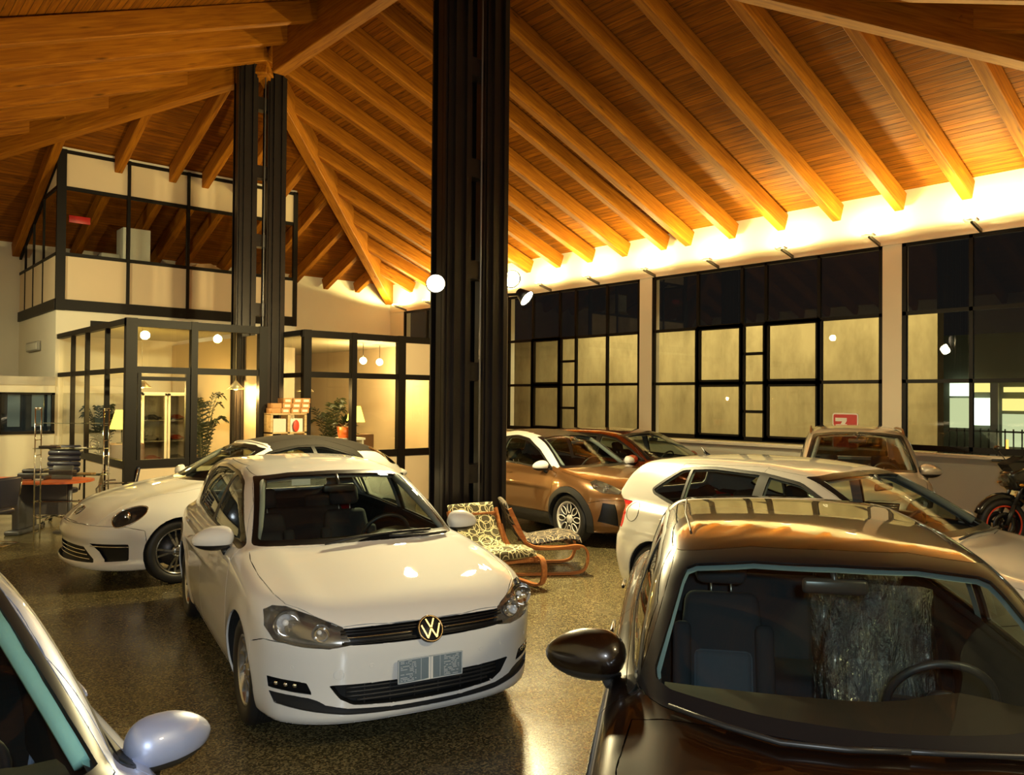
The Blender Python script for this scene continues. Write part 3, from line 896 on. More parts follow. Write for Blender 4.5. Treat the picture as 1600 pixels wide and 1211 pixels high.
def m_floor():
    m, nt, b = nodes_of('terrazzo_floor'); L = nt.links.new; N = nt.nodes.new
    tc = N('ShaderNodeTexCoord')
    n = N('ShaderNodeTexVoronoi'); n.inputs['Scale'].default_value = 95; L(tc.outputs['Object'], n.inputs['Vector'])
    r = N('ShaderNodeValToRGB'); e = r.color_ramp.elements
    e[0].color = (.060, .048, .022, 1); e[1].color = (.36, .29, .14, 1); e[0].position = .1
    q = e.new(.45); q.color = (.14, .115, .055, 1); q = e.new(.80); q.color = (.24, .195, .095, 1); r.color_ramp.interpolation = 'CONSTANT'
    sp = N('ShaderNodeSeparateColor'); L(n.outputs['Color'], sp.inputs[0]); L(sp.outputs[0], r.inputs[0])
    n2 = N('ShaderNodeTexNoise'); n2.inputs['Scale'].default_value = 160; n2.inputs['Detail'].default_value = 3; L(tc.outputs['Object'], n2.inputs['Vector'])
    v = N('ShaderNodeMapRange'); v.inputs['To Min'].default_value = .45; v.inputs['To Max'].default_value = 1.6; L(n2.outputs['Fac'], v.inputs['Value'])
    mx = N('ShaderNodeMix'); mx.data_type = 'RGBA'; mx.blend_type = 'MULTIPLY'; mx.inputs[0].default_value = 1
    L(r.outputs[0], mx.inputs[6]); L(v.outputs[0], mx.inputs[7])
    # fine slab joints
    br = N('ShaderNodeTexBrick'); br.offset = 0; br.inputs['Scale'].default_value = 1; br.inputs['Brick Width'].default_value = 1.2; br.inputs['Row Height'].default_value = 1.2
    br.inputs['Mortar Size'].default_value = .0035; br.inputs['Mortar Smooth'].default_value = 0
    br.inputs['Color1'].default_value = (1, 1, 1, 1); br.inputs['Color2'].default_value = (.93, .93, .93, 1); br.inputs['Mortar'].default_value = (.35, .35, .35, 1)
    L(tc.outputs['Object'], br.inputs['Vector'])
    m2 = N('ShaderNodeMix'); m2.data_type = 'RGBA'; m2.blend_type = 'MULTIPLY'; m2.inputs[0].default_value = 1
    L(mx.outputs[2], m2.inputs[6]); L(br.outputs['Color'], m2.inputs[7]); L(m2.outputs[2], b.inputs['Base Color'])
    n3 = N('ShaderNodeTexNoise'); n3.inputs['Scale'].default_value = 1.3; n3.inputs['Detail'].default_value = 6; L(tc.outputs['Object'], n3.inputs['Vector'])
    rr = N('ShaderNodeMapRange'); rr.inputs['From Min'].default_value = .3; rr.inputs['From Max'].default_value = .7; rr.inputs['To Min'].default_value = .16; rr.inputs['To Max'].default_value = .28
    L(n3.outputs['Fac'], rr.inputs['Value']); L(rr.outputs[0], b.inputs['Roughness'])
    bp = N('ShaderNodeBump'); bp.inputs['Strength'].default_value = .12; bp.inputs['Distance'].default_value = .002; L(n2.outputs['Fac'], bp.inputs['Height']); L(bp.outputs[0], b.inputs['Normal'])
    b.inputs['Specular IOR Level'].default_value = .55
    return m
def m_plaster(name, col):
    m, nt, b = nodes_of(name); L = nt.links.new; N = nt.nodes.new
    tc = N('ShaderNodeTexCoord'); n = N('ShaderNodeTexNoise'); n.inputs['Scale'].default_value = 2.2; n.inputs['Detail'].default_value = 8; L(tc.outputs['Object'], n.inputs['Vector'])
    r = N('ShaderNodeValToRGB'); r.color_ramp.elements[0].color = (*[c*.93 for c in col], 1); r.color_ramp.elements[1].color = (*col, 1)
    L(n.outputs['Fac'], r.inputs[0]); L(r.outputs[0], b.inputs['Base Color']); b.inputs['Roughness'].default_value = .85
    n2 = N('ShaderNodeTexNoise'); n2.inputs['Scale'].default_value = 120; L(tc.outputs['Object'], n2.inputs['Vector'])
    bp = N('ShaderNodeBump'); bp.inputs['Strength'].default_value = .08; L(n2.outputs['Fac'], bp.inputs['Height']); L(bp.outputs[0], b.inputs['Normal'])
    MATS[name] = m
    return m
def m_concrete():
    m, nt, b = nodes_of('stained_concrete'); L = nt.links.new; N = nt.nodes.new
    tc = N('ShaderNodeTexCoord'); mp = N('ShaderNodeMapping'); mp.inputs['Scale'].default_value = (1, .8, .35); L(tc.outputs['Object'], mp.inputs[0])
    n = N('ShaderNodeTexNoise'); n.inputs['Scale'].default_value = 1.6; n.inputs['Detail'].default_value = 8; n.inputs['Roughness'].default_value = .65; L(mp.outputs[0], n.inputs['Vector'])
    r = N('ShaderNodeValToRGB'); r.color_ramp.elements[0].color = (.22, .17, .08, 1); r.color_ramp.elements[1].color = (.46, .37, .20, 1)
    r.color_ramp.elements[0].position = .25; r.color_ramp.elements[1].position = .6
    L(n.outputs['Fac'], r.inputs[0]); L(r.outputs[0], b.inputs['Base Color']); b.inputs['Roughness'].default_value = .9
    MATS[m.name] = m
    return m

WX, YB, XL = 13.3, 20.95, -1.4          # window wall, back wall, left wall
XR, Y1, Y0 = 5.95, 13.6, 7.6            # ridge: its line and its two ends
ZE, ZR = 5.33, 8.2                      # roof boards at the eaves and at the ridge
SL = (ZR-ZE)/(WX-XR)
YN = Y0-(WX-XR)                         # near eaves
def deckz(x, y):
    d = 0
    if y > Y1: d = max(abs(x-XR), y-Y1)
    elif y < Y0: d = max(abs(x-XR), Y0-y)
    else: d = abs(x-XR)
    return ZR-SL*d
frame_m = mat('dark_brown_frame', (.0055, .0035, .003), .5, 0, 0, .2)
white_m = m_plaster('cream_plaster', (.79, .73, .58))
glass_m = glass('window_glass', (.93, .95, .92), 1.0)
wood_r = m_wood('rafter_wood', (.22, .066, .004), (.42, .150, .008))
wood_b = m_wood('board_wood', (.17, .047, .003), (.35, .118, .005), boards=.105)

# ---- floor, roof boards
s = MB().mat(m_floor()); s.box(-3.5, 15.5, -7, 22.5, -.10, 0)
tag(s.build('floor'), kind='structure')
ceil = empty('ceiling', (XR, Y1, ZR), kind='structure')
def deck(pts, xdir):
    """a roof plane of boards; local x runs along the boards"""
    P = [Vector(p) for p in pts]; o = P[0]
    n = (P[1]-P[0]).cross(P[2]-P[0]).normalized()
    if n.z > 0: n = -n
    x = Vector(xdir).normalized(); y = n.cross(x)
    M = Matrix(((x.x, y.x, n.x, o.x), (x.y, y.y, n.y, o.y), (x.z, y.z, n.z, o.z), (0, 0, 0, 1)))
    Mi = M.inverted()
    q = [Mi @ p for p in P]; k = len(q)
    mb = MB().mat(wood_b); up = [v+Vector((0, 0, -.06)) for v in q]
    mb.add(list(q)+up, [tuple(range(k)), tuple(range(2*k-1, k-1, -1))]+[(i, (i+1) % k, k+(i+1) % k, k+i) for i in range(k)], False)
    d = mb.build('roof_boards'); d.parent = ceil
    d.matrix_parent_inverse = Matrix.Translation((-XR, -Y1, -ZR)); d.matrix_basis = M
    return d
E_ = .12
deck([(XR, Y0, ZR), (XR, Y1, ZR), (WX+E_, YB+E_, ZE), (WX+E_, YN-E_, ZE)], (0, 1, 0))
deck([(XR, Y0, ZR), (XR, Y1, ZR), (XL-E_, YB+E_, ZE), (XL-E_, YN-E_, ZE)], (0, 1, 0))
deck([(XR, Y1, ZR), (WX+E_, YB+E_, ZE), (XL-E_, YB+E_, ZE)], (1, 0, 0))
deck([(XR, Y0, ZR), (WX+E_, YN-E_, ZE), (XL-E_, YN-E_, ZE)], (1, 0, 0))
def beam(name, a, b, w, h, parent=ceil, ends=0.0):
    """timber whose top edge runs a-b"""
    a = Vector(a); b = Vector(b); d = b-a; L_ = d.length; x = d.normalized()
    y = Vector((0, 0, 1)).cross(x).normalized(); z = x.cross(y)
    M = Matrix(((x.x, y.x, z.x, a.x), (x.y, y.y, z.y, a.y), (x.z, y.z, z.z, a.z), (0, 0, 0, 1)))
    bm = bmesh.new(); bmesh.ops.create_cube(bm, size=1)
    for v in bm.verts: v.co = Vector(((v.co.x+.5)*L_, v.co.y*w, (v.co.z-.5)*h))
    bmesh.ops.bevel(bm, geom=bm.edges[:], offset=.012, segments=1, profile=.5, affect='EDGES')
    o = MB().mat(wood_r).frombm(bm, None, False).build(name)
    # every timber takes its own stretch of the grain
    sh = random.uniform(0, 40)
    for v in o.data.vertices: v.co.x += sh
    o.parent = parent; o.matrix_parent_inverse = Matrix.Translation((-XR, -Y1, -ZR))
    o.matrix_basis = M @ Matrix.Translation((-sh, 0, 0))
    return o
RW, RH = .15, .315
ry = [-5+.0, .55, 1.56, 2.58, 3.60, 4.64, 5.65, 6.70, 7.74, 8.77, 9.79, 10.40, 11.45, 12.48, 13.50, 14.54, 15.56, 16.6, 17.6, 18.6, 19.65][1:]
for y in ry:
    d0 = 0.06
    if y > Y1: d0 = y-Y1
    if y < Y0: d0 = Y0-y
    for sg in (1, -1):
        if sg < 0 and abs(y-10.40) < .01: continue
        beam('rafter', (XR+sg*d0, y, ZR-SL*d0), (XR+sg*(WX-XR), y, ZE), RW, RH)
for x in (-.75, .3, 1.3, 2.32, 3.40, 4.57, 5.62, 6.30, 6.97, 7.99, 9.01, 10.03, 11.05, 12.07):
    d0 = abs(x-XR)
    beam('rafter', (x, Y1+max(d0, .25), ZR-SL*max(d0, .25)), (x, YB, ZE), RW, RH)
for k in range(-6, 7):
    x = XR+1.02*k; d0 = abs(x-XR)
    beam('rafter', (x, Y0-max(d0, .25), ZR-SL*max(d0, .25)), (x, YN, ZE), RW, RH)
for sx in (1, -1):
    for y_, s_ in ((Y1, 1), (Y0, -1)):
        beam('hip_beam', (XR, y_, ZR+.02), (XR+sx*(WX-XR), y_+s_*(WX-XR), ZE+.02), .22, .60)
beam('ridge_beam', (XR, Y0-.2, ZR), (XR, Y1-.62, ZR), .24, .72)

# ---- walls
def wallbox(name, x0, x1, y0, y1, z0, z1, m=white_m, parent=None):
    s = MB().mat(m); s.box(x0, x1, y0, y1, z0, z1); o = s.build(name, None, parent)
    if parent is None: tag(o, kind='structure')
    return o
SILL, ZT = 1.21, 4.53
# window wall: parapet, band above the windows and the piers between them
piers = [(3.0-.0, 3.3), (5.66, 5.97), (10.80, 11.13), (15.46, 15.80), (20.22, YB)]
s = MB().mat(white_m)
s.box(WX, WX+.25, -6, YB+.2, 0, SILL-.06)
s.box(WX-.02, WX+.25, -6, YB+.2, ZT, 5.45)
for a, b_ in [(-6, .40), (.40+.0, .72)]+piers[1:]: s.box(WX, WX+.25, a, b_, SILL-.06, ZT)
tag(s.build('wall_right'), kind='structure')
wallbox('wall_back', XL, WX+.2, YB, YB+.2, 0, 5.45)
wallbox('wall_left', XL-.2, XL, -6, YB+.2, 0, 5.45)
wallbox('wall_front', XL-.2, WX+.2, -6.2, -6, 0, 5.45)
s = MB().mat(white_m); s.box(XL-.2, WX+.2, -6.2, YN, 5.30, 5.36); tag(s.build('ceiling_front'), kind='structure')

def window_bay(name, ya, yb, mull, thick, narrow, zs=(2.29, 3.39)):
    """dark metal frame in the window wall; mull = y of the upright bars"""
    root = empty(name, (WX, (ya+yb)/2, SILL), kind='structure')
    f = MB().mat(frame_m); x0, x1 = WX+.01, WX+.07; t = .05
    def v(y, w=.05, za=SILL, zb=ZT): f.box(x0, x1, y-w/2, y+w/2, za, zb)
    def hbar(y_a, y_b, z, w=.06): f.box(x0, x1, y_a, y_b, z-w/2, z+w/2)
    v(ya+.03, .07); v(yb-.03, .07); hbar(ya, yb, SILL+.02, .09); hbar(ya, yb, ZT-.02, .07)
    for y in mull: v(y, .055)
    for z in zs: hbar(ya, yb, z)
    for a, b_ in thick:      # opening sashes have heavier rails
        for z in (zs[0], SILL+.05, zs[1]-.0): hbar(a, b_, z, .14 if z == zs[0] else .10)
        v(a, .12, SILL, zs[1]); v(b_, .12, SILL, zs[1])
    a, b_ = narrow
    if a is not None:
        for z in (1.75, 2.84): hbar(a, b_, z, .055)
    f = f.build('window_frame', None, root); f.matrix_parent_inverse = root.matrix_basis.inverted()
    g = MB().mat(glass_m); g.add([(WX+.04, ya, SILL), (WX+.04, yb, SILL), (WX+.04, yb, ZT), (WX+.04, ya, ZT)], [(0, 1, 2, 3)])
    g = g.build('window_pane', None, root); g.matrix_parent_inverse = root.matrix_basis.inverted()
    return root
window_bay('window_1', 15.80, 20.22, [19.04, 18.0, 17.2], [], (None, None))
window_bay('window_2', 11.13, 15.46, [14.52, 13.58, 13.05, 12.08], [(13.58, 14.52)], (13.05, 13.58))
window_bay('window_3', 5.97, 10.80, [9.65, 8.64, 8.13, 7.09], [(8.64, 9.65), (7.09, 8.13)], (8.13, 8.64))
window_bay('window_4', .72, 5.66, [4.63, 3.60, 3.10, 2.0], [], (None, None))

# ---- steel columns made of two ribbed posts joined by plates
steel = mat('dark_painted_steel', (.024, .019, .018), .30, .4, noise=(3, .25))
def column(x, y, ztop, w, dx, label):
    o = empty('steel_column', (x, y, 0), 0, label, 'column')
    for sg in (-1, 1):
        p = MB().mat(steel); cx = sg*dx
        # each post: I section with lipped flanges and a rib either side
        p.box(cx-w/2, cx+w/2, -w/2, -w/2+.02, 0, ztop); p.box(cx-w/2, cx+w/2, w/2-.02, w/2, 0, ztop)
        p.box(cx-.012, cx+.012, -w/2+.02, w/2-.02, 0, ztop)
        for q in (-1, 1):
            p.box(cx+q*w*.25-.012, cx+q*w*.25+.012, -w/2-.045, -w/2, 0, ztop)
            p.box(cx+q*w*.25-.012, cx+q*w*.25+.012, w/2, w/2+.045, 0, ztop)
            p.box(cx+q*w/2-(.02 if q > 0 else 0), cx+q*w/2+(0 if q > 0 else .02), -.05, .05, 0, ztop)
            p.box(cx+q*(w/2+.015)-.012, cx+q*(w/2+.015)+.012, -w/2+.02, -w/2+.07, 0, ztop)
        p.build('column_post', None, o)
    for z in [0.02]+[.95+1.22*k for k in range(6)]:
        if z < ztop-.1: MB().mat(steel).box(-dx+w/2-.03, dx-w/2+.03, -.09, .09, z, z+.22).build('tie_plate', None, o)
    MB().mat(steel).box(-dx-w/2-.05, dx+w/2+.05, -w/2-.08, w/2+.08, 0, .02).build('base_plate', None, o)
    cd = MB().mat(mat('grey_conduit', (.25, .25, .26), .35, .5)); cd.tube([(.02, -w/2-.02, .1), (.02, -w/2-.02, ztop-.1)], .011, 8); cd.build('cable_conduit', None, o)
    return o
column(XR, 7.62, 7.55, .33, .29, 'tall dark steel column of twin posts in the middle, behind the armchairs')
column(XR, 13.72, 8.02, .30, .27, 'farther dark steel column of twin posts between the glass offices')

# ---- upper floor office: glazed front, boarded side
XA, XB_, YF = 3.5, 8.42, 17.3
z_b0, z_b1, z_p1, z_g1, z_top = 3.59, 3.80, 4.67, 5.95, 6.65
s = MB().mat(white_m)
s.box(XA, XB_, YF+.02, YF+.14, 0, z_b0+.1); s.box(XA+.003, XA+.12, YF+.14, YB, 0, z_b0+.1); s.box(XA+.12, XB_-.12, YF+.14, YB, z_b0-.02, z_b0+.12)
s.box(XB_-.12, XB_-.003, YF+.14, YB, 0, z_b0+.1)
s.box(XA+.05, XB_, YF-.0, YF+.10, 6.66, ZR-SL*(YF-Y1)-.02)
tag(s.build('wall_mezzanine'), kind='structure')
mz = empty('wall_upper_office', (XA, YF, z_b0), kind='structure')
f = MB().mat(frame_m)
def fbox(*a): f.box(*a)
fbox(XA-.02, XB_, YF-.03, YF+.04, z_b0, z_b1)
for z, w in ((z_p1, .07), (z_g1, .07), (z_top, .07)): fbox(XA, XB_, YF-.02, YF+.03, z-w/2, z+w/2)
for x, w in ((XA+.06, .16), (4.77, .06), (5.95, .06), (7.14, .06), (XB_-.04, .10)): fbox(x-w/2, x+w/2, YF-.034, YF+.045, z_b0-.004, z_top+.04)
# the side, its top cut off by the slope of the roof
def topz(y): return min(z_top, ZE+SL*(YB-y)-.33)
fbox(XA-.04, XA+.02, YF, YB-.05, z_b0, z_b1)
fbox(XA-.02, XA+.02, YF, YB-.05, z_p1-.03, z_p1+.03)
yq = YF+(z_top-0)*0
for y in (18.5, 19.45, 20.3): fbox(XA-.02, XA+.02, y-.025, y+.025, z_b0, topz(y))
fbox(XA-.02, XA+.02, YF, min(YB, YB-(z_g1-ZE+.33)/SL), z_g1-.03, z_g1+.03)
f.bar((XA, YF, topz(YF)), (XA, YB-.05, topz(YB-.05)), .05, .06)
f = f.build('office_frame', None, mz); f.matrix_parent_inverse = mz.matrix_basis.inverted()
pan_m = m_plaster('cream_panel', (.70, .56, .38))
p = MB().mat(pan_m); xs_ = [XA+.1, 4.77, 5.95, 7.14, XB_-.06]
for a, b_ in zip(xs_, xs_[1:]):
    p.box(a+.03, b_-.03, YF, YF+.02, z_b1, z_p1-.035); p.box(a+.03, b_-.03, YF, YF+.02, z_g1+.035, z_top-.035)
p.box(XA-.005, XA+.01, YF+.05, YB-.05, z_b1, z_p1-.03)
ye = YB-(z_g1+.03-ZE+.33)/SL
p.add([(XA, YF+.05, z_g1+.03), (XA, ye, z_g1+.03), (XA, YF+.05, topz(YF+.05)-.03)], [(0, 1, 2)])
p = p.build('office_panel', None, mz); p.matrix_parent_inverse = mz.matrix_basis.inverted()
g = MB().mat(glass_m)
g.add([(XA+.1, YF+.01, z_p1), (XB_-.05, YF+.01, z_p1), (XB_-.05, YF+.01, z_g1), (XA+.1, YF+.01, z_g1)], [(0, 1, 2, 3)])
yk = YB-(z_g1-ZE+.33)/SL
g.add([(XA, YF+.05, z_p1), (XA, YB-.05, z_p1), (XA, YB-.05, topz(YB-.05)), (XA, yk, z_g1), (XA, YF+.05, z_g1)], [(0, 1, 2, 3, 4)])
g = g.build('office_glass', None, mz); g.matrix_parent_inverse = mz.matrix_basis.inverted()
# inside it, seen through the glass
def thing(o, label, cat, group=None): return tag(o, label, cat, group)
cb = MB().mat(mat('white_laminate', (.72, .70, .62), .5)); cb.rbox(5.05, 5.62, 18.7, 19.2, z_b0+.12, 5.62, .01)
cb.build('tall_cabinet'); thing(bpy.data.objects['tall_cabinet'], 'tall white cabinet behind the glass of the upper office', 'cabinet')
bx = MB().mat(mat('cardboard', (.42, .25, .12), .8)); bx.prism([(-.30, 0), (.34, 0), (.38, .12), (.10, .24), (-.20, .20)], -.15, .15, 'xz')
o = bx.build('cardboard_box', None, None, (6.45, 17.75, 4.62)); thing(o, 'small open box on the sill inside the upper office', 'box')
dk = MB().mat(mat('white_laminate', (.7, .7, .6))); dk.rbox(3.75, 8.2, 17.45, 18.05, 4.56, 4.60, .01)
for x in (3.9, 5.9, 8.0): dk.box(x-.02, x+.02, 17.5, 18.0, z_b0+.12, 4.56)
thing(dk.build('office_counter'), 'long counter along the glass of the upper office', 'counter')
pr = MB().mat(mat('grey_plastic', (.35, .33, .28), .5)); pr.rbox(4.35, 4.72, 17.6, 17.95, 4.60, 4.84, .03); thing(pr.build('office_printer'), 'small grey printer on the upper office counter', 'printer')
rs = MB().mat(mat('red_sign', (.55, .02, .02), .4)); rs.rbox(3.72, 4.10, 17.42, 17.44, 5.32, 5.46, .005); thing(rs.build('red_sign'), 'small red sign hanging behind the upper office glass', 'sign')

# ---- ground floor glass offices
YG, ZO, ZD = 12.85, 3.12, 2.35
def facade(name, x0, x1, mull, panels=(), door=None, left=None, sill=.86):
    r = empty(name, (x0, YG, 0), kind='structure')
    f = MB().mat(frame_m); B = f.box
    B(x0-.05, x1, YG-.05, YG+.05, ZO-.12, ZO)
    B(x0, x1, YG-.035, YG+.035, ZD-.05, ZD+.05)
    B(x0, x1, YG-.04, YG+.04, sill-.0, sill+.13)
    for x, w in mull: B(x-w/2, x+w/2, YG-.058, YG+.058, 0, ZO+.006)
    if door:
        a, b_ = door; B(a, a+.05, YG-.03, YG+.03, sill, ZD); B(b_-.07, b_, YG-.03, YG+.03, sill, ZD); B(a+.05, b_-.07, YG-.026, YG+.026, ZD-.16, ZD-.10)
    if left:
        ye, ms = left
        B(x0-.05, x0+.05, YG, ye, ZO-.09, ZO); B(x0-.03, x0+.03, YG, ye, ZD-.05, ZD+.03); B(x0-.04, x0+.04, YG, ye, sill, sill+.11)
        for y in ms: B(x0-.035, x0+.035, y-.03, y+.03, 0, ZO)
    f = f.build('office_frame', None, r); f.matrix_parent_inverse = r.matrix_basis.inverted()
    p = MB().mat(pan_m)
    p.box(x0+.06, x1-.03, YG-.015, YG+.015, 0, sill)
    for a, b_, za, zb in panels: p.box(a, b_, YG-.02, YG+.02, za, zb)
    if left: p.box(x0-.012, x0+.012, YG+.06, left[0], 0, sill)
    p = p.build('office_panel', None, r); p.matrix_parent_inverse = r.matrix_basis.inverted()
    g = MB().mat(glass_m)
    xs = sorted([m_[0] for m_ in mull])
    g.add([(x0, YG, sill), (x1, YG, sill), (x1, YG, ZO-.05), (x0, YG, ZO-.05)], [(0, 1, 2, 3)])
    if left: g.add([(x0, YG+.05, sill), (x0, left[0], sill), (x0, left[0], ZO-.05), (x0, YG+.05, ZO-.05)], [(0, 1, 2, 3)])
    g = g.build('office_glass', None, r); g.matrix_parent_inverse = r.matrix_basis.inverted()
    return r
facade('wall_office_left', 3.57, 5.72, [(3.60, .16), (4.53, .10), (5.66, .14)], door=(3.70, 4.48), left=(17.3, [13.99, 15.23, 16.23]))
facade('wall_office_right', 6.42, 9.95, [(6.46, .14), (7.38, .10), (8.40, .16), (9.13, .07), (9.9, .10)], panels=[(8.50, 9.09, ZD+.05, ZO-.10)], left=(17.3, [14.3, 15.8]))
wallbox('wall_office_inner', 5.66, 5.72, YG+.1, YF, 0, 3.0, pan_m)
wallbox('wall_office_end', 9.9, 9.96, YG+.05, YB, 0, ZO, pan_m)
s = MB().mat(m_plaster('office_ceiling', (.6, .55, .42))); s.box(3.6, 5.72, YG+.1, YF, ZO-.03, ZO+.01); s.box(6.45, 9.95, YG+.1, YB, ZO-.03, ZO+.01)
tag(s.build('ceiling_office'), kind='structure')
# low partition on the left with its strip of dark glass
s = MB().mat(m_plaster('grey_cap', (.5, .46, .38))).box(XL, XA, 17.28, 17.42, 2.14, 2.30)
s.mat(white_m).box(XL, XA, 17.30, 17.40, 0, 1.24); s.box(XL, XA, 17.30, 17.40, 1.99, 2.14)
s = s.build('wall_partition'); tag(s, kind='structure')
s = MB().mat(frame_m); s.box(XL, XA, 17.27, 17.40, 1.22, 1.27); s.box(XL, XA, 17.27, 17.40, 1.96, 2.0)
for x in (3.47, 2.6, 1.7, .8, -.1): s.box(x-.025, x+.025, 17.27, 17.4, 1.24, 2.0)
w5 = tag(s.build('window_5'), kind='structure')
g = MB().mat(mat('dark_blue_glass', (.012, .02, .035), .06, 0, 1)); g.box(XL, XA, 17.33, 17.35, 1.25, 1.98); g.build('window_pane', None, w5)
bl = MB().mat(mat('blue_reflection', (.05, .10, .16), .5))  # blue reflections in the dark pane, modelled as thin flat strips
for x in (3.22, 2.83): bl.box(x-.10, x+.10, 17.318, 17.328, 1.36, 1.96)
bl.box(3.38, 3.44, 17.318, 17.328, 1.36, 1.96); bl.build('pane_reflection', None, w5)
# emergency light on the mezzanine side wall
e = MB().mat(mat('grey_plastic', (.35, .33, .28))); e.rbox(XA-.07, XA, 18.6, 19.75, 2.86, 3.06, .02); e.mat(mat('pale_plastic', (.62, .60, .5), .4)); e.rbox(XA-.085, XA-.06, 18.65, 19.7, 2.88, 3.02, .01)
thing(e.build('emergency_light'), 'grey emergency light box on the upper left wall', 'light')
# dark opening high on the wall behind the left office
s = MB().mat(mat('opening_black', (.01, .008, .006), .8)); s.box(4.1, 4.75, 17.29, 17.315, 3.25, 3.42); tag(s.build('window_6'), kind='structure')

# ---------------------------------------------------------------- shared assembly
def lining(cutter, parent, names, zmin, m_low, m_high, zsplit=1.15, off=-.035, xmax=9):
    vs = []; fs = []; ms = []; mp = {}
    for nme in names:
        for f in cutter.get(nme):
            c = cutter.P[f].mean(0)
            if c[2] < zmin or c[0] > xmax: continue
            g = []
            for i in f:
                if i not in mp:
                    mp[i] = len(vs); vs.append(tuple(cutter.P[i]+cutter.N[i]*off))
                g.append(mp[i])
            fs.append(g[::-1]); ms.append(1 if c[2] > zsplit else 0)
    if not fs: return
    me = bpy.data.meshes.new('cabin_lining'); me.from_pydata(vs, [], fs)
    me.materials.append(m_low); me.materials.append(m_high)
    me.polygons.foreach_set('material_index', ms); me.polygons.foreach_set('use_smooth', [True]*len(fs)); me.update()
    o = bpy.data.objects.new('cabin_lining', me); COL.objects.link(o); o.parent = parent
    return o
def arches(cutter, parent, r, m, y_in=.50):
    b = cutter.b
    for ax_, az_ in b.sp['axles']:
        for sg in (1, -1):
            o = MB().mat(m); vs = []; n = 28
            for k in range(n+1):
                a = -.35+(PI+.70)*k/n
                x, z = ax_+math.cos(a)*(r+.002), az_+math.sin(a)*(r+.002)
                p = b.sidep(x, max(z, .10), sg)
                yo = abs(p[1])-.012 if p is not None else .8
                vs += [(x, sg*yo, z), (x, sg*y_in, z)]
            fs = [(2*k, 2*k+1, 2*k+3, 2*k+2) for k in range(n)]
            fs.append(tuple(2*k+1 for k in range(n+1)))
            o.add(vs, fs, False).build('wheel_arch_liner', None, parent)
def cut_arches(cu, r):
    for ax_, az_ in cu.b.sp['axles']:
        cu.region('void', circle(ax_, az_, r, 44), 'xz', lambda c, n: abs(c.y) > .5)
def wheels(parent, sp, r, w, rimr, n, style, m, yw=None):
    for ax_, _ in sp['axles']:
        for sg in (1, -1):
            y = (yw or sp['hw']-.035)-w/2
            make_wheel(r, w, rimr, n, style, m, parent, (ax_, sg*y, r), sg)
def underside(parent, sp):
    MB().mat(mat('underbody_black', (.012, .012, .012), .8)).box(sp['x0']+.25, sp['x1']-.3, -.55, .55, .17, .24).build('underbody', None, parent)
def recess(cu, faces, name, m, parent, depth, wall=None):
    """a region set back into the body, with its side walls"""
    return cu.panel(faces, name, m, parent, gap=0, flange=-(depth), off=-depth)
def headlamp(cu, parent, sg, m_in, lens, bowls, region='headlight', depth=.05, bowl_in=0.0):
    fs = cu.get(region, sg)
    if not fs: return
    h = recess(cu, fs, 'headlight', m_in, parent, depth)
    cu.panel(fs, 'headlight_lens', lens, h, gap=.0015, flange=.004, off=-.001)
    chrome = mat('lamp_chrome', (.85, .85, .86), .06, 1.0)
    for (y, z, r) in bowls:
        p = cu.b.frontp(sg*y, z)
        if p is None: continue
        M = Matrix.Translation(Vector(p)+Vector((-.012-bowl_in, 0, 0))) @ Matrix.Rotation(R(90), 4, 'Y')
        b = MB().mat(chrome)
        b.lathe([(r*1.0, -.004), (r*.96, -.012), (r*.82, -.028), (r*.5, -.048), (r*.2, -.056), (0, -.058)], 26, M)
        b.mat(mat('lamp_bulb', (.9, .92, .95), .08, 0, 1.0)).ellipsoid((0, 0, -.025), (r*.24, r*.24, .018), M)
        b.build('lamp_reflector', None, h)
    return h
def common_mats():
    return dict(
        black=mat('gloss_black_plastic', (.008, .008, .009), .32, 0, 0, .3), matt=mat('black_plastic', (.022, .022, .023), .5),
        rubber=mat('seal_rubber', (.012, .012, .012), .45), chrome=mat('chrome_trim', (.75, .75, .74), .08, 1.0),
        silver=mat('rim_silver', (.55, .55, .54), .25, .9), wsglass=glass('windscreen_glass', (.76, .83, .79), .62),
        sideglass=glass('car_side_glass', (.62, .70, .64), 1.0), darkglass=glass('car_dark_glass', (.10, .11, .11), 1.0),
        lens=glass('lamp_lens', (.97, .97, .97), 1.0), lampin=mat('lamp_dark_inside', (.06, .055, .05), .3, .4),
        dash=mat('dashboard_plastic', (.022, .021, .021), .6), seat=mat('seat_cloth_black', (.035, .035, .038), .9),
        head=mat('headliner_grey', (.30, .31, .31), .9), dark=mat('lining_dark', (.03, .03, .032), .8),
        liner=mat('arch_liner_black', (.008, .008, .008), .9))

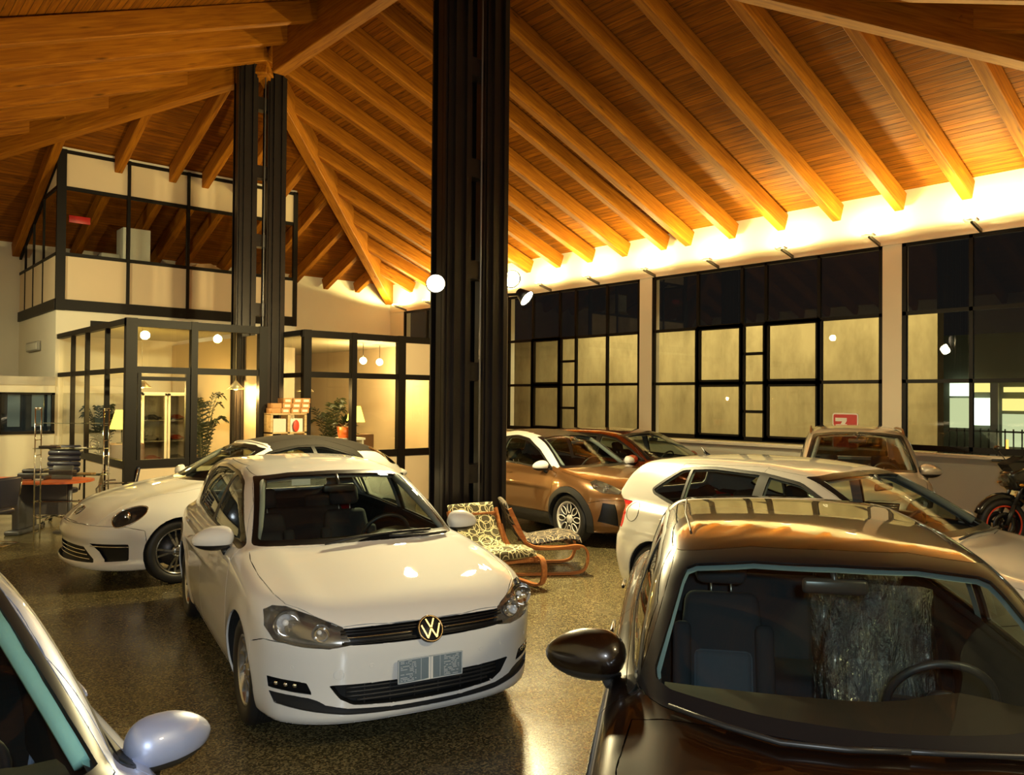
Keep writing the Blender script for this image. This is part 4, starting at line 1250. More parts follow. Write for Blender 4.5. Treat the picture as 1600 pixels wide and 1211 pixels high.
def car_golf():
    X, Y = c2r((-1.49, 6.42))
    root = empty('parked_car', (X, Y, 0), -1.068-TH, 'white five-door hatchback facing the camera, with an unused plastic number plate bracket', 'car')
    m = common_mats(); P = paint('paint_pure_white', (.80, .80, .78))
    b = Body(GOLF); cu = Cutter(b, .027)
    cu.region('front_bumper', [(1.60, .0), (1.645, .585), (1.80, .632), (2.3, .632), (2.3, .0)], 'xz', lambda c, n: n.z > -.8)
    cu.region('bonnet', [(.93, .752), (1.09, .776), (1.36, .782), (1.66, .757), (1.80, .72), (1.965, .60), (2.067, .48), (2.11, .22), (2.12, 0), (2.11, -.22), (2.067, -.48), (1.965, -.60), (1.80, -.72), (1.66, -.757), (1.36, -.782), (1.09, -.776), (.93, -.752), (1.06, -.4), (1.09, 0), (1.06, .4)], 'xy', lambda c, n: n.z > .2 and c.z > .6)
    cu.side('front_door', [(.84, .925), (.875, .80), (.865, .32), (.84, .215), (-.27, .215), (-.29, 1.40), (.10, 1.365), (.46, 1.205)])
    cu.side('rear_door', [(-.27, .215), (-.80, .215), (-.93, .34), (-1.02, .55), (-1.20, .74), (-1.40, .95), (-1.44, 1.20), (-1.38, 1.41), (-.29, 1.41)])
    dlo = rounded([(.83, .948), (.40, 1.178), (.09, 1.322), (-.27, 1.372), (-.83, 1.385), (-1.22, 1.36), (-1.42, 1.29), (-1.42, 1.17), (-1.30, 1.022), (-.2, .985)], .06, 3)
    cu.side('window_trim', dlo)
    cu.side('front_side_window', rounded([(.78, .975), (.40, 1.165), (.09, 1.302), (-.24, 1.352), (-.255, 1.004)], .03, 3))
    cu.side('rear_side_window', rounded([(-.345, 1.006), (-.33, 1.356), (-.83, 1.365), (-1.20, 1.342), (-1.16, 1.03)], .03, 3))
    cu.side('rear_quarter_window', rounded([(-1.20, 1.045), (-1.235, 1.33), (-1.38, 1.28), (-1.39, 1.17), (-1.29, 1.045)], .02, 3))
    wf = lambda c, n: c.x > -.25 and n.x > .12 and c.z > .9
    cu.region('windscreen_frame', rounded([(.722, .978), (.574, 1.362), (.32, 1.388), (0, 1.396), (-.32, 1.388), (-.574, 1.362), (-.722, .978), (-.4, .985), (0, .99), (.4, .985)], .02, 3), 'yz', wf)
    cu.region('windscreen', rounded([(.683, 1.008), (.546, 1.345), (.32, 1.368), (0, 1.376), (-.32, 1.368), (-.546, 1.345), (-.683, 1.008), (-.4, 1.012), (0, 1.016), (.4, 1.012)], .025, 3), 'yz', wf)
    wr = lambda c, n: c.x < -1.5 and c.z > .95
    cu.region('rear_window', rounded([(.60, 1.03), (.55, 1.32), (-.55, 1.32), (-.60, 1.03)], .05, 3), 'yz', wr)
    ff = lambda c, n: c.x > 1.5 and n.x > -.1
    gr = [(-.50, .705), (-.30, .709), (0, .711), (.30, .709), (.50, .705), (.46, .628), (.25, .622), (0, .620), (-.25, .622), (-.46, .628)]
    cu.region('grille', gr, 'yz', ff)
    hl = [(.437, .630), (.55, .612), (.69, .620), (.80, .640), (.832, .70), (.824, .772), (.782, .797), (.722, .799), (.602, .763), (.476, .713)]
    it = rounded([(-.545, .408), (-.30, .407), (0, .405), (.30, .407), (.545, .408), (.49, .333), (.42, .297), (.2, .284), (0, .281), (-.2, .284), (-.42, .297), (-.49, .333)], .01, 2)
    cu.region('lower_grille', it, 'yz', ff)
    fg = [(.822, .432), (.655, .423), (.628, .362), (.815, .376)]
    f2 = [(.812, .352), (.66, .343), (.60, .325), (.56, .30), (.45, .276), (.22, .262), (0, .259), (-.22, .262), (-.45, .276), (-.56, .30), (-.60, .325), (-.66, .343), (-.812, .352),
          (-.79, .295), (-.65, .272), (-.45, .246), (-.22, .238), (0, .236), (.22, .238), (.45, .246), (.65, .272), (.79, .295)]
    for s_ in (1, -1):
        k = (lambda p: p) if s_ == 1 else mirrory
        cu.region('headlight', k(hl), 'yz', ff); cu.region('fog_light', k(fg), 'yz', ff)
    cu.region('bumper_strip', f2, 'yz', ff)
    cu.region('tail_light', [(.84, .76), (.56, .76), (.58, .93), (.80, .94)], 'yz', lambda c, n: c.x < -1.6)
    cu.region('tail_light', [(-.58, .93), (-.56, .76), (-.84, .76), (-.80, .94)], 'yz', lambda c, n: c.x < -1.6)
    cut_arches(cu, .345)
    cu.finish()
    cu.panel(cu.get('body_shell'), 'body_shell', P, root)
    cu.panel(cu.get('front_bumper'), 'front_bumper', P, root); cu.panel(cu.get('bonnet'), 'bonnet', P, root)
    for s_ in (1, -1):
        for d_ in ('front_door', 'rear_door'):
            d = cu.panel(cu.get(d_, s_), d_, P, root)
            x, z = (-.10, .86) if d_ == 'front_door' else (-1.05, .885)
            pts = follow(b, line((x-.0, z), (x-.20, z+.004), 7), ('xz', s_)[0:1][0] if 0 else ('s', s_), .02)
            MB().mat(P).tube(pts, [.006, .011, .012, .012, .012, .011, .006], 8).build('door_handle', None, d)
        w = cu.panel(cu.get('window_trim', s_), 'window_frame', m['rubber'], root, gap=.001)
        for d_ in ('front_side_window', 'rear_side_window', 'rear_quarter_window'):
            cu.panel(cu.get(d_, s_), d_, m['sideglass'], root, gap=0, flange=0, off=-.003)
        headlamp(cu, root, s_, mat('lamp_bright_shell', (.30, .29, .27), .22, .75), m['lens'], [(.735, .722, .074), (.585, .685, .050)])
        fl = recess(cu, cu.get('fog_light', s_), 'fog_light', m['black'], root, .03)
        for q in range(3):
            p = b.frontp(s_*(.70+.04*q), .402)
            MB().mat(mat('lamp_chrome', (.85, .85, .86), .06, 1.0)).ellipsoid((p[0]-.012, p[1], p[2]), (.012, .014, .014)).build('running_light', None, fl)
        cu.panel(cu.get('tail_light', s_), 'tail_light', mat('tail_red', (.5, .02, .02), .1, 0, 1), root)
        make_mirror(root, b, s_, P, .60, 1.0, 1.055, 1.08)
    cu.panel(cu.get('windscreen_frame'), 'windscreen_frame', m['black'], root, gap=.001)
    cu.panel(cu.get('windscreen'), 'windscreen', m['wsglass'], root, gap=0, flange=0, off=-.002)
    cu.panel(cu.get('rear_window'), 'rear_window', m['darkglass'], root, gap=0, flange=0)
    # grille bars
    g = recess(cu, cu.get('grille'), 'grille', m['black'], root, .03)
    ch = MB().mat(m['black'])
    for z, r in ((.697, .006), (.683, .006), (.641, .005), (.632, .005)):
        ch.tube(follow(b, line((-.49, z), (.49, z), 31), 'yz', -.006), r, 6)
    ch.mat(m['chrome']); ch.tube(follow(b, line((-.46, .664), (-.085, .665), 13), 'yz', -.002), .0045, 6); ch.tube(follow(b, line((.46, .664), (.085, .665), 13), 'yz', -.002), .0045, 6)
    ch.build('grille_bar', None, g)
    badge_vw(root, b, b.frontp(0, .668)+np.array([.014, 0, 0]), .070, mat('badge_chrome', (.24, .17, .09), .25, 1.0))
    lg = recess(cu, cu.get('lower_grille'), 'lower_grille', mat('grille_void', (.006, .006, .006), .6), root, .06)
    br = MB().mat(m['matt'])
    for z in (.385, .362, .339, .316):
        w_ = .46 if z > .33 else .40
        br.tube(follow(b, line((-w_, z), (w_, z), 25), 'yz', -.018), .0075, 6)
    for y in np.linspace(-.36, .36, 6):
        br.tube(follow(b, line((y, .40), (y, .292), 6), 'yz', -.024), .006, 6)
    br.build('grille_bar', None, lg)
    recess(cu, cu.get('bumper_strip'), 'bumper_strip', m['matt'], root, .015)
    # clear number-plate bracket with embossed marks
    pl = MB().mat(mat('clear_bracket', (.20, .26, .31), .15, .1, .6))
    x0 = b.frontp(0, .458)[0]+.016
    pl.rbox(x0, x0+.010, -.195, .195, .392, .522, .004)
    pl = pl.build('number_plate_bracket', None, root)
    e = MB().mat(mat('bracket_emboss', (.68, .74, .80), .18, .3)); rr = random.Random(3)
    for cx in (-.135, .125):
        for i in range(13):
            z = .403+i*.0088; y = cx-.045
            while y < cx+.045:
                L = rr.choice([.008, .016, .028, .05]); L = min(L, cx+.05-y)
                if rr.random() < .72: e.box(x0+.0095, x0+.0122, y, y+L*.8, z, z+.0036)
                y += L+.004
    for y in (-.195, -.004, .189): e.box(x0+.0095, x0+.012, y, y+.006, .392, .522)
    for z in (.392, .517): e.box(x0+.0095, x0+.012, -.195, .195, z, z+.005)
    for y in (-.06, .055): e.box(x0+.0095, x0+.0118, y, y+.003, .40, .515)
    e.mat(P); e.box(x0+.0098, x0+.0112, -.013, .013, .395, .519)
    e.build('bracket_embossing', None, pl)
    # parking sensors, tow-eye cover
    for y, z, r in ((-.72, .50, .011), (-.33, .505, .011), (.33, .505, .011), (.72, .50, .011), (-.50, .468, .028)):
        p = b.frontp(y, z); M = surf_frame(b, p); sn = MB().mat(P)
        sn.tube([M @ Vector((r*math.cos(2*PI*k/20), r*math.sin(2*PI*k/20), .0005)) for k in range(20)], .0013, 5, close=True)
        sn.disc(r*.9, .001, 20, M)
        sn.build('parking_sensor' if r < .02 else 'tow_eye_cover', None, root)
    lining(cu, root, ['body_shell', 'front_door', 'rear_door', 'window_trim', 'windscreen_frame'], .42, m['dark'], m['head'], 1.02, xmax=1.05)
    arches(cu, root, .345, m['liner'])
    wheels(root, GOLF, .316, .195, .205, 10, 'twist', m['silver'], .865)
    underside(root, GOLF)
    make_interior(root, 1.02, .985, .70, 1.4, m['dash'], m['seat'])
    MB().mat(mat('inner_mirror', (.03, .03, .03), .3)).rbox(.38, .41, -.12, .12, 1.25, 1.31, .015).tube([(.40, 0, 1.30), (.32, 0, 1.37)], .012, 6).build('rear_view_mirror', None, root)
    MB().mat(mat('white_paper', (.85, .82, .70), .7)).box(.17, .172, -.33, -.19, 1.30, 1.345, Matrix.Translation((.12, 0, .0))).build('price_slip', None, root)
    pillar_trim(root, b, [(.70, .99), (.655, 1.08), (.61, 1.18), (.57, 1.27), (.53, 1.335)], m['head'], .028, .04)
    make_wiper(root, b, [(1.09, -.30), (1.06, -.05), (1.02, .25), (.96, .50)]); make_wiper(root, b, [(1.07, .15), (1.05, .4), (.98, .62)])
    return root
def hatch(spec, pose, P, label, h=.035, dlo=None, splits=(), front_door=None, rear_door=None, ws_out=None, ws_in=None, wheel=(.32, .20, .21, 10, 'multi'),
          head=None, bowls=(), tail=None, grille=None, lower=None, fog=None, bonnet=True, roof=None, roof_mat=None, clad=False, mirror=(.60, .985, 1.02, 1.0), mirror_mat=None,
          side_glass='sideglass', interior=True, seat_mat=None, seat2=None, wheel_mat=None, dash_mat=None, pillar=None, arch_r=None, zcow=.985, wsx=-.25, headmat=None, bonnet_poly=None, badge=None, roofz=1.4, name='parked_car', arch_mat=None, arch_x=9, trim_mat=None, trim_size=(.03, .045), fill_low=.42):
    X, Y = c2r(pose[:2])
    root = empty(name, (X, Y, 0), pose[2]-TH, label, 'car')
    m = common_mats(); b = Body(spec); cu = Cutter(b, h); ar = arch_r or spec['arch_r']
    ff = lambda c, n: c.x > 1.1 and n.x > -.1
    rf_ = lambda c, n: c.x < -1.1 and n.x < .1
    fbx = spec['axles'][0][0]+ar*.97
    cu.region('front_bumper', [(fbx-.06, .0), (fbx, .585), (fbx+.18, .632), (2.4, .632), (2.4, .0)], 'xz', lambda c, n: n.z > -.8)
    if bonnet:
        bp = bonnet_poly or [(.95, .735), (1.30, .77), (1.60, .745), (1.75, .68), (1.90, .52), (1.98, .30), (2.0, 0)]
        full = bp+[(x, -y) for x, y in bp[::-1][1:]]+[(bp[0][0]+.12, -.35), (bp[0][0]+.15, 0), (bp[0][0]+.12, .35)]
        cu.region('bonnet', full, 'xy', lambda c, n: n.z > .2 and c.z > .55)
    if clad:
        for ax_, az_ in spec['axles']:
            cu.side('wheel_arch_cladding', circle(ax_, az_, ar+.085, 36))
        cu.side('sill_cladding', [(-.86, .05), (-.80, .38), (.80, .38), (.86, .05)])
    if front_door: cu.side('front_door', front_door)
    if rear_door: cu.side('rear_door', rear_door)
    wf = lambda c, n: c.x > wsx and n.x > .12 and c.z > .85
    if roof:
        cu.region('roof_panel', roof, 'xy', lambda c, n: n.z > .25 and c.z > 1.12)
    if arch_mat: cu.side('roof_arch', grow(dlo, .075), lo=.2, filt=lambda c, n: c.z > 1.0 and c.x < arch_x and abs(n.y) > .2 and (c.x > -1.0 or c.z > 1.2))
    if dlo:
        cu.side('window_frame', dlo)
        inner = grow(dlo, -.022)
        xs = [p[0] for p in dlo]; edges = [max(xs)+.1]+[v for s in splits for v in s]+[min(xs)-.1]
        panes = []
        for i in range(0, len(edges), 2):
            panes.append((edges[i], edges[i+1]))
        nm = ['front_side_window', 'rear_side_window', 'rear_quarter_window']
        for i, (a, c_) in enumerate(panes):
            cu.side(nm[i], inner, filt=(lambda a, c_: lambda c, n: c_-.05 < c.x < a+.05)(a, c_))
        # restore the pillars between panes
        for a, c_ in splits:
            zz = [-.1, 2]
            cu.side('window_frame', [(a, .9 if spec is not SUV else .95), (c_, .9 if spec is not SUV else .95), (c_+.04, 1.6), (a+.04, 1.6)], filt=lambda c, n: inpoly(dlo, c.x, c.z))
    sym = lambda p: p+[(-a, b_) for a, b_ in p[::-1] if abs(a) > 1e-6]
    cu.region('windscreen_frame', sym(ws_out), 'yz', wf)
    cu.region('windscreen', sym(ws_in), 'yz', wf)
    cu.region('rear_window', rounded([(.58, 1.08), (.52, roofz-.09), (-.52, roofz-.09), (-.58, 1.08)], .05, 3), 'yz', lambda c, n: c.x < -1.2 and c.z > .95 and n.x < -.15)
    for s_ in (1, -1):
        k = (lambda p: p) if s_ == 1 else mirrory
        if head: cu.region('headlight', k(head), 'yz', ff)
        if fog: cu.region('fog_light', k(fog), 'yz', ff)
        if tail: cu.region('tail_light', k(tail), 'yz', rf_)
    if grille: cu.region('grille', sym(grille), 'yz', ff)
    if lower: cu.region('lower_grille', sym(lower), 'yz', ff)
    cut_arches(cu, ar)
    cu.finish()
    G = lambda n_, mm=P, par=root, s=0, **kw: cu.panel(cu.get(n_, s), n_, mm, par, **kw)
    G('body_shell'); G('front_bumper'); G('bonnet')
    if roof: G('roof_panel', roof_mat or P)
    if clad:
        for s_ in (1, -1):
            G('sill_cladding', m['matt'], s=s_, off=.004)
            for q in (1, -1):
                cu.panel([f for f in cu.get('wheel_arch_cladding', s_) if cu.P[f[0]][0]*q > 0], 'wheel_arch_cladding', m['matt'], root, off=.006)
    if arch_mat:
        for s_ in (1, -1): G('roof_arch', arch_mat, s=s_)
    for s_ in (1, -1):
        for d_, hx in (('front_door', -.10), ('rear_door', -1.02)):
            if not cu.get(d_, s_): continue
            d = G(d_, s=s_)
            pts = follow(b, line((hx, .87), (hx-.20, .875), 7), ('s', s_), .02)
            if len(pts) == 7: MB().mat(P).tube(pts, [.006, .011, .012, .012, .012, .011, .006], 8).build('door_handle', None, d)
        G('window_frame', m['rubber'], s=s_, gap=.001)
        for d_ in ('front_side_window', 'rear_side_window', 'rear_quarter_window'):
            G(d_, m[side_glass], s=s_, gap=0, flange=0, off=-.003)
        if head: headlamp(cu, root, s_, headmat or m['lampin'], m['lens'], bowls, bowl_in=.03 if clad else .0)
        if fog: recess(cu, cu.get('fog_light', s_), 'fog_light', m['black'], root, .03)
        if tail: G('tail_light', mat('tail_red', (.62, .012, .008), .08, 0, 1), s=s_)
        make_mirror(root, b, s_, mirror_mat or P, *mirror)
    G('windscreen_frame', pillar or m['black'], gap=.001)
    G('windscreen', m['wsglass'], gap=0, flange=0, off=-.002)
    G('rear_window', m['darkglass'], gap=0, flange=0)
    if grille:
        g = recess(cu, cu.get('grille'), 'grille', m['black'], root, .03)
        zs = [p[1] for p in grille]; w_ = max(abs(p[0]) for p in grille)*.93
        ch = MB().mat(m['chrome'])
        for k in range(1, 4):
            ch.tube(follow(b, line((-w_, min(zs)+(max(zs)-min(zs))*k/4), (w_, min(zs)+(max(zs)-min(zs))*k/4), 19), 'yz', -.008), .006, 6)
        ch.build('grille_bar', None, g)
    if lower:
        g = recess(cu, cu.get('lower_grille'), 'lower_grille', mat('grille_void', (.006, .006, .006), .6), root, .05)
    names = ['body_shell', 'front_door', 'rear_door', 'window_frame', 'windscreen_frame', 'roof_panel', 'roof_arch']
    e_ = sorted([q for q in ws_in if abs(q[0]) > .45], key=lambda q: q[1]); lo_, hi_ = e_[0], e_[-1]
    if trim_size: pillar_trim(root, b, [(lo_[0]+(hi_[0]-lo_[0])*t_, lo_[1]+(hi_[1]-lo_[1])*t_) for t_ in (0, .25, .5, .75, .95)], trim_mat or m['head'], *trim_size)
    lining(cu, root, names, fill_low, m['dark'], trim_mat or m['head'], 1.02, xmax=spec['axles'][0][0]-.22)
    arches(cu, root, ar, m['liner'])
    wm = wheel_mat or m['silver']
    wheels(root, spec, wheel[0], wheel[1], wheel[2], wheel[3], wheel[4], wm, spec['hw']-.02)
    underside(root, spec)
    if interior:
        make_interior(root, spec['axles'][0][0]-.27, zcow, .68, roofz, dash_mat or m['dash'], seat_mat or m['seat'], seat2, tail=spec['x0']+.35)
        MB().mat(mat('inner_mirror', (.03, .03, .03), .3)).rbox(.38, .41, -.12, .12, roofz-.15, roofz-.09, .015).tube([(.40, 0, roofz-.10), (.32, 0, roofz-.03)], .012, 6).build('rear_view_mirror', None, root)
    return root, b, cu, m

def car_black():
    P = paint('paint_dark_brown', (.009, .0035, .0015), .4, .3)
    m = common_mats()
    root, b, cu, m = hatch(BLACK, (1.325, 3.49, -1.765), P, 'very dark brown hatchback closest to the camera, one seat wrapped in clear plastic film', .024,
        dlo=rounded([(.88, .935), (.48, 1.155), (.16, 1.285), (-.27, 1.335), (-.83, 1.345), (-1.22, 1.32), (-1.40, 1.25), (-1.40, 1.15), (-1.28, 1.01), (-.2, .975)], .05, 3),
        splits=((-.26, -.34), (-1.17, -1.21)),
        front_door=[(.88, .91), (.90, .80), (.88, .32), (.85, .215), (-.27, .215), (-.29, 1.365), (.14, 1.33), (.52, 1.18)],
        rear_door=[(-.27, .215), (-.80, .215), (-.93, .34), (-1.02, .55), (-1.20, .74), (-1.40, .95), (-1.44, 1.20), (-1.38, 1.37), (-.29, 1.37)],
        ws_out=[(0, 1.372), (.30, 1.366), (.595, 1.330), (.605, 1.315), (.735, .965), (.40, .955), (0, .955)],
        ws_in=[(0, 1.338), (.30, 1.333), (.52, 1.308), (.555, 1.295), (.575, 1.265), (.672, 1.035), (.668, 1.012), (.62, 1.0), (.35, .988), (0, .985)],
        wheel=(.32, .20, .21, 5, 'solid'), mirror=(.62, 1.0, 1.08, 1.25), trim_size=None, trim_mat=mat('trim_grey_teal', (.26, .36, .37), .8), head=[(.437, .630), (.55, .612), (.69, .620), (.80, .640), (.832, .70), (.824, .772), (.782, .797), (.722, .799), (.602, .763), (.476, .713)], bowls=[(.735, .722, .06)],
        grille=[(0, .70), (.42, .698), (.40, .63), (0, .625)], lower=[(0, .40), (.54, .40), (.44, .29), (0, .28)], seat_mat=mat('seat_grey_cloth', (.024, .031, .040), .95), seat2=mat('seat_centre_cloth', (.060, .080, .105), .95),
        dash_mat=mat('dash_brown', (.030, .020, .014), .7), zcow=.94, roofz=1.37, bonnet_poly=[(1.02, .742), (1.30, .775), (1.60, .755), (1.80, .70), (1.965, .58), (2.067, .46), (2.11, .22), (2.12, 0)])
    make_wiper(root, b, [(1.02, -.62), (1.12, -.45), (1.19, -.30), (1.21, -.12), (1.20, .05)])
    w = make_wiper(root, b, [(1.20, -.05), (1.19, .15), (1.15, .38), (1.08, .55)])
    # roof joint strips
    for s_ in (1, -1):
        pts = follow(b, [(x, s_*(.545-.03*abs(x+.5))) for x in np.linspace(.02, -1.30, 16)], 'xy', -.002)
        MB().mat(m['rubber']).tube(pts, .006, 6).build('roof_strip', None, root)
    # clear film over the driver's seat
    f = MB().mat(film('seat_film')); n = 26
    M = Matrix.Translation((-.45, .36, .38)) @ Matrix.Rotation(R(-17), 4, 'Y'); rr = random.Random(5)
    vs = []; fs = []
    ph = [rr.uniform(0, 6) for _ in range(6)]
    for i in range(n+1):
        for j in range(n+1):
            u = i/n; v = j/n; y = -.29+.58*u; z = .0+.68*v
            d = .125+.03*math.cos((u-.5)*PI)+.014*math.sin(22*u+6*v+ph[0])+.010*math.sin(41*u-13*v+ph[1])+.008*math.sin(63*u+25*v+ph[2])
            d -= .10*max(0, abs(u-.5)-.40)*10
            vs.append(M @ Vector((d, y, z)))
    for i in range(n):
        for j in range(n): fs.append((i*(n+1)+j, (i+1)*(n+1)+j, (i+1)*(n+1)+j+1, i*(n+1)+j+1))
    f.add(vs, fs, True); f.build('seat_cover_film', None, root, fixn=False)
    hr = MB().mat(MATS['seat_film']); bm = bmesh.new(); bmesh.ops.create_icosphere(bm, subdivisions=3, radius=1)
    for v in bm.verts:
        c = v.co; k = 1+.05*math.sin(9*c.y+14*c.z)+.04*math.sin(17*c.z)
        v.co = Vector((c.x*.085*k, c.y*.165*k, .745+c.z*.125*k))
    hr.frombm(bm, M).build('seat_cover_film', None, root)
    # side indicator on the wing
    p = b.sidep(1.12, .72, -1)
    MB().mat(glass('repeater_lens', (.95, .9, .85), 2)).ellipsoid(p, (.04, .012, .022)).build('side_repeater', None, root)
    return root
def film(name):
    m, nt, b = nodes_of(name); MATS[name] = m
    nt.nodes.clear()
    o = nt.nodes.new('ShaderNodeOutputMaterial'); t = nt.nodes.new('ShaderNodeBsdfTransparent'); g = nt.nodes.new('ShaderNodeBsdfGlossy')
    t.inputs[0].default_value = (.86, .88, .88, 1); g.inputs['Roughness'].default_value = .12
    n = nt.nodes.new('ShaderNodeTexNoise'); n.inputs['Scale'].default_value = 9; n.inputs['Detail'].default_value = 4; n.inputs['Distortion'].default_value = 2.5
    tc = nt.nodes.new('ShaderNodeTexCoord'); mp = nt.nodes.new('ShaderNodeMapping'); mp.inputs['Scale'].default_value = (1, 3, .8)
    bp = nt.nodes.new('ShaderNodeBump'); bp.inputs['Strength'].default_value = .9; bp.inputs['Distance'].default_value = .05
    lw = nt.nodes.new('ShaderNodeLayerWeight'); lw.inputs['Blend'].default_value = .35
    ma = nt.nodes.new('ShaderNodeMath'); ma.operation = 'MULTIPLY_ADD'; ma.inputs[1].default_value = .7; ma.inputs[2].default_value = .22
    mx = nt.nodes.new('ShaderNodeMixShader')
    L = nt.links.new
    L(tc.outputs['Object'], mp.inputs[0]); L(mp.outputs[0], n.inputs['Vector']); L(n.outputs['Fac'], bp.inputs['Height']); L(bp.outputs[0], g.inputs['Normal']); L(bp.outputs[0], lw.inputs['Normal'])
    L(lw.outputs['Facing'], ma.inputs[0]); L(ma.outputs[0], mx.inputs[0]); L(t.outputs[0], mx.inputs[1]); L(g.outputs[0], mx.inputs[2]); L(mx.outputs[0], o.inputs[0])
    return m
def car_silver():
    P = paint('paint_pearl_white', (.70, .68, .62), .25, .28)
    root, b, cu, m = hatch(POLO, (2.754, 6.762, -.957), P, 'pearl white hatchback with a red tail light, seen past the dark brown roof', .034,
        dlo=rounded([(.80, .955), (.42, 1.17), (.09, 1.318), (-.27, 1.366), (-.83, 1.378), (-1.16, 1.345), (-1.48, 1.13), (-1.44, 1.085), (-1.15, 1.01), (-.2, .985)], .04, 3),
        splits=((-.24, -.34), (-1.06, -1.09)),
        front_door=[(.84, .925), (.875, .80), (.865, .32), (.84, .215), (-.27, .215), (-.29, 1.40), (.10, 1.365), (.46, 1.205)],
        rear_door=[(-.27, .215), (-.80, .215), (-.92, .34), (-1.0, .55), (-1.12, .74), (-1.20, .95), (-1.18, 1.38), (-.29, 1.41)],
        ws_out=rounded([(0, 1.397), (.32, 1.388), (.574, 1.362), (.722, .985), (.4, .992), (0, .996)], .02, 2),
        ws_in=[(0, 1.372), (.30, 1.362), (.54, 1.340), (.675, 1.015), (.4, 1.022), (0, 1.026)],
        head=[(.45, .64), (.60, .63), (.78, .66), (.80, .74), (.70, .78), (.50, .73)], bowls=[(.68, .71, .045)], grille=[(0, .70), (.42, .695), (.40, .64), (0, .635)],
        tail=[(.83, .74), (.66, .74), (.62, .86), (.66, .99), (.74, .985), (.81, .88)], wheel=(.325, .205, .22, 5, 'multi'), mirror=(.60, .985, 1.0, 1.0))
    # fuel flap outline, roof aerial, wiper
    p = [Vector(v) for v in follow(b, circle(-1.62, .90, .085, 28), ('s', -1), .001)]
    MB().mat(m['rubber']).tube(p, .0028, 5, close=True).build('fuel_flap_seam', None, root)
    a = b.topp(-1.45, 0)
    MB().mat(m['black']).tube([Vector(a)+Vector((.04, 0, -.005)), Vector(a)+Vector((0, 0, .02)), Vector(a)+Vector((-.05, 0, .07))], [.02, .016, .004], 8).build('roof_aerial', None, root)
    make_wiper(root, b, [(1.10, -.25), (1.07, .05), (1.04, .35), (.98, .60)])
    return root
def car_red():
    P = paint('paint_copper_red', (.20, .042, .014), .7, .25)
    root, b, cu, m = hatch(REDCAR, (2.161, 14.108, -.80), P, 'copper red hatchback parked by the windows, behind the brown two-tone car', .045,
        dlo=rounded([(.80, .955), (.42, 1.17), (.09, 1.318), (-.27, 1.366), (-.83, 1.378), (-1.16, 1.345), (-1.48, 1.13), (-1.44, 1.085), (-1.15, 1.01), (-.2, .985)], .04, 3),
        splits=((-.24, -.34),), front_door=[(.84, .925), (.875, .80), (.865, .32), (.84, .215), (-.27, .215), (-.29, 1.40), (.10, 1.365), (.46, 1.205)],
        ws_out=[(0, 1.397), (.32, 1.388), (.574, 1.362), (.722, .985), (.4, .992), (0, .996)], ws_in=[(0, 1.372), (.30, 1.362), (.54, 1.340), (.675, 1.015), (.4, 1.022), (0, 1.026)],
        head=[(.45, .64), (.60, .63), (.78, .66), (.80, .74), (.70, .78), (.50, .73)], bowls=[(.68, .71, .045)], grille=[(0, .70), (.42, .695), (.40, .64), (0, .635)], mirror_mat=paint('paint_red_mirror', (.35, .04, .02), .3, .3))
    return root
def car_suv():
    P = paint('paint_champagne', (.62, .56, .46), .35, .3)
    k = .955
    root, b, cu, m = hatch(SUV, (5.006*k, 11.673*k, -1.933), P, 'tall pale champagne car with roof rails parked against the window wall', .042,
        dlo=rounded([(.82, 1.06), (.48, 1.28), (.15, 1.44), (-.27, 1.50), (-.83, 1.51), (-1.30, 1.48), (-1.62, 1.30), (-1.60, 1.14), (-1.15, 1.10), (-.2, 1.08)], .05, 3),
        splits=((-.24, -.34), (-1.10, -1.20)), front_door=[(.84, 1.02), (.875, .80), (.865, .32), (.84, .215), (-.27, .215), (-.29, 1.54), (.15, 1.50), (.52, 1.32)],
        ws_out=rounded([(0, 1.548), (.32, 1.540), (.585, 1.508), (.715, 1.07), (.4, 1.078), (0, 1.082)], .03, 2), ws_in=rounded([(0, 1.522), (.30, 1.514), (.552, 1.482), (.675, 1.10), (.4, 1.105), (0, 1.11)], .04, 2),
        head=[(.46, .72), (.60, .70), (.78, .74), (.80, .84), (.70, .88), (.52, .82)], bowls=[(.68, .79, .05)], grille=[(0, .80), (.40, .79), (.38, .70), (0, .69)], lower=[(0, .45), (.55, .44), (.48, .32), (0, .30)],
        wheel=(.34, .21, .22, 5, 'solid'), mirror=(.66, 1.08, 1.02, 1.15), zcow=1.07, roofz=1.55)
    root.scale = (k, k, 1)
    for s_ in (1, -1):
        pts = follow(b, [(x, s_*.60) for x in np.linspace(.02, -1.6, 12)], 'xy', .035)
        pts[0] = pts[0]-Vector((0, 0, .045)); pts[-1] = pts[-1]-Vector((0, 0, .045))
        MB().mat(mat('rail_copper', (.30, .15, .07), .3, .6)).tube(pts, .016, 8).build('roof_rail', None, root)
    return root
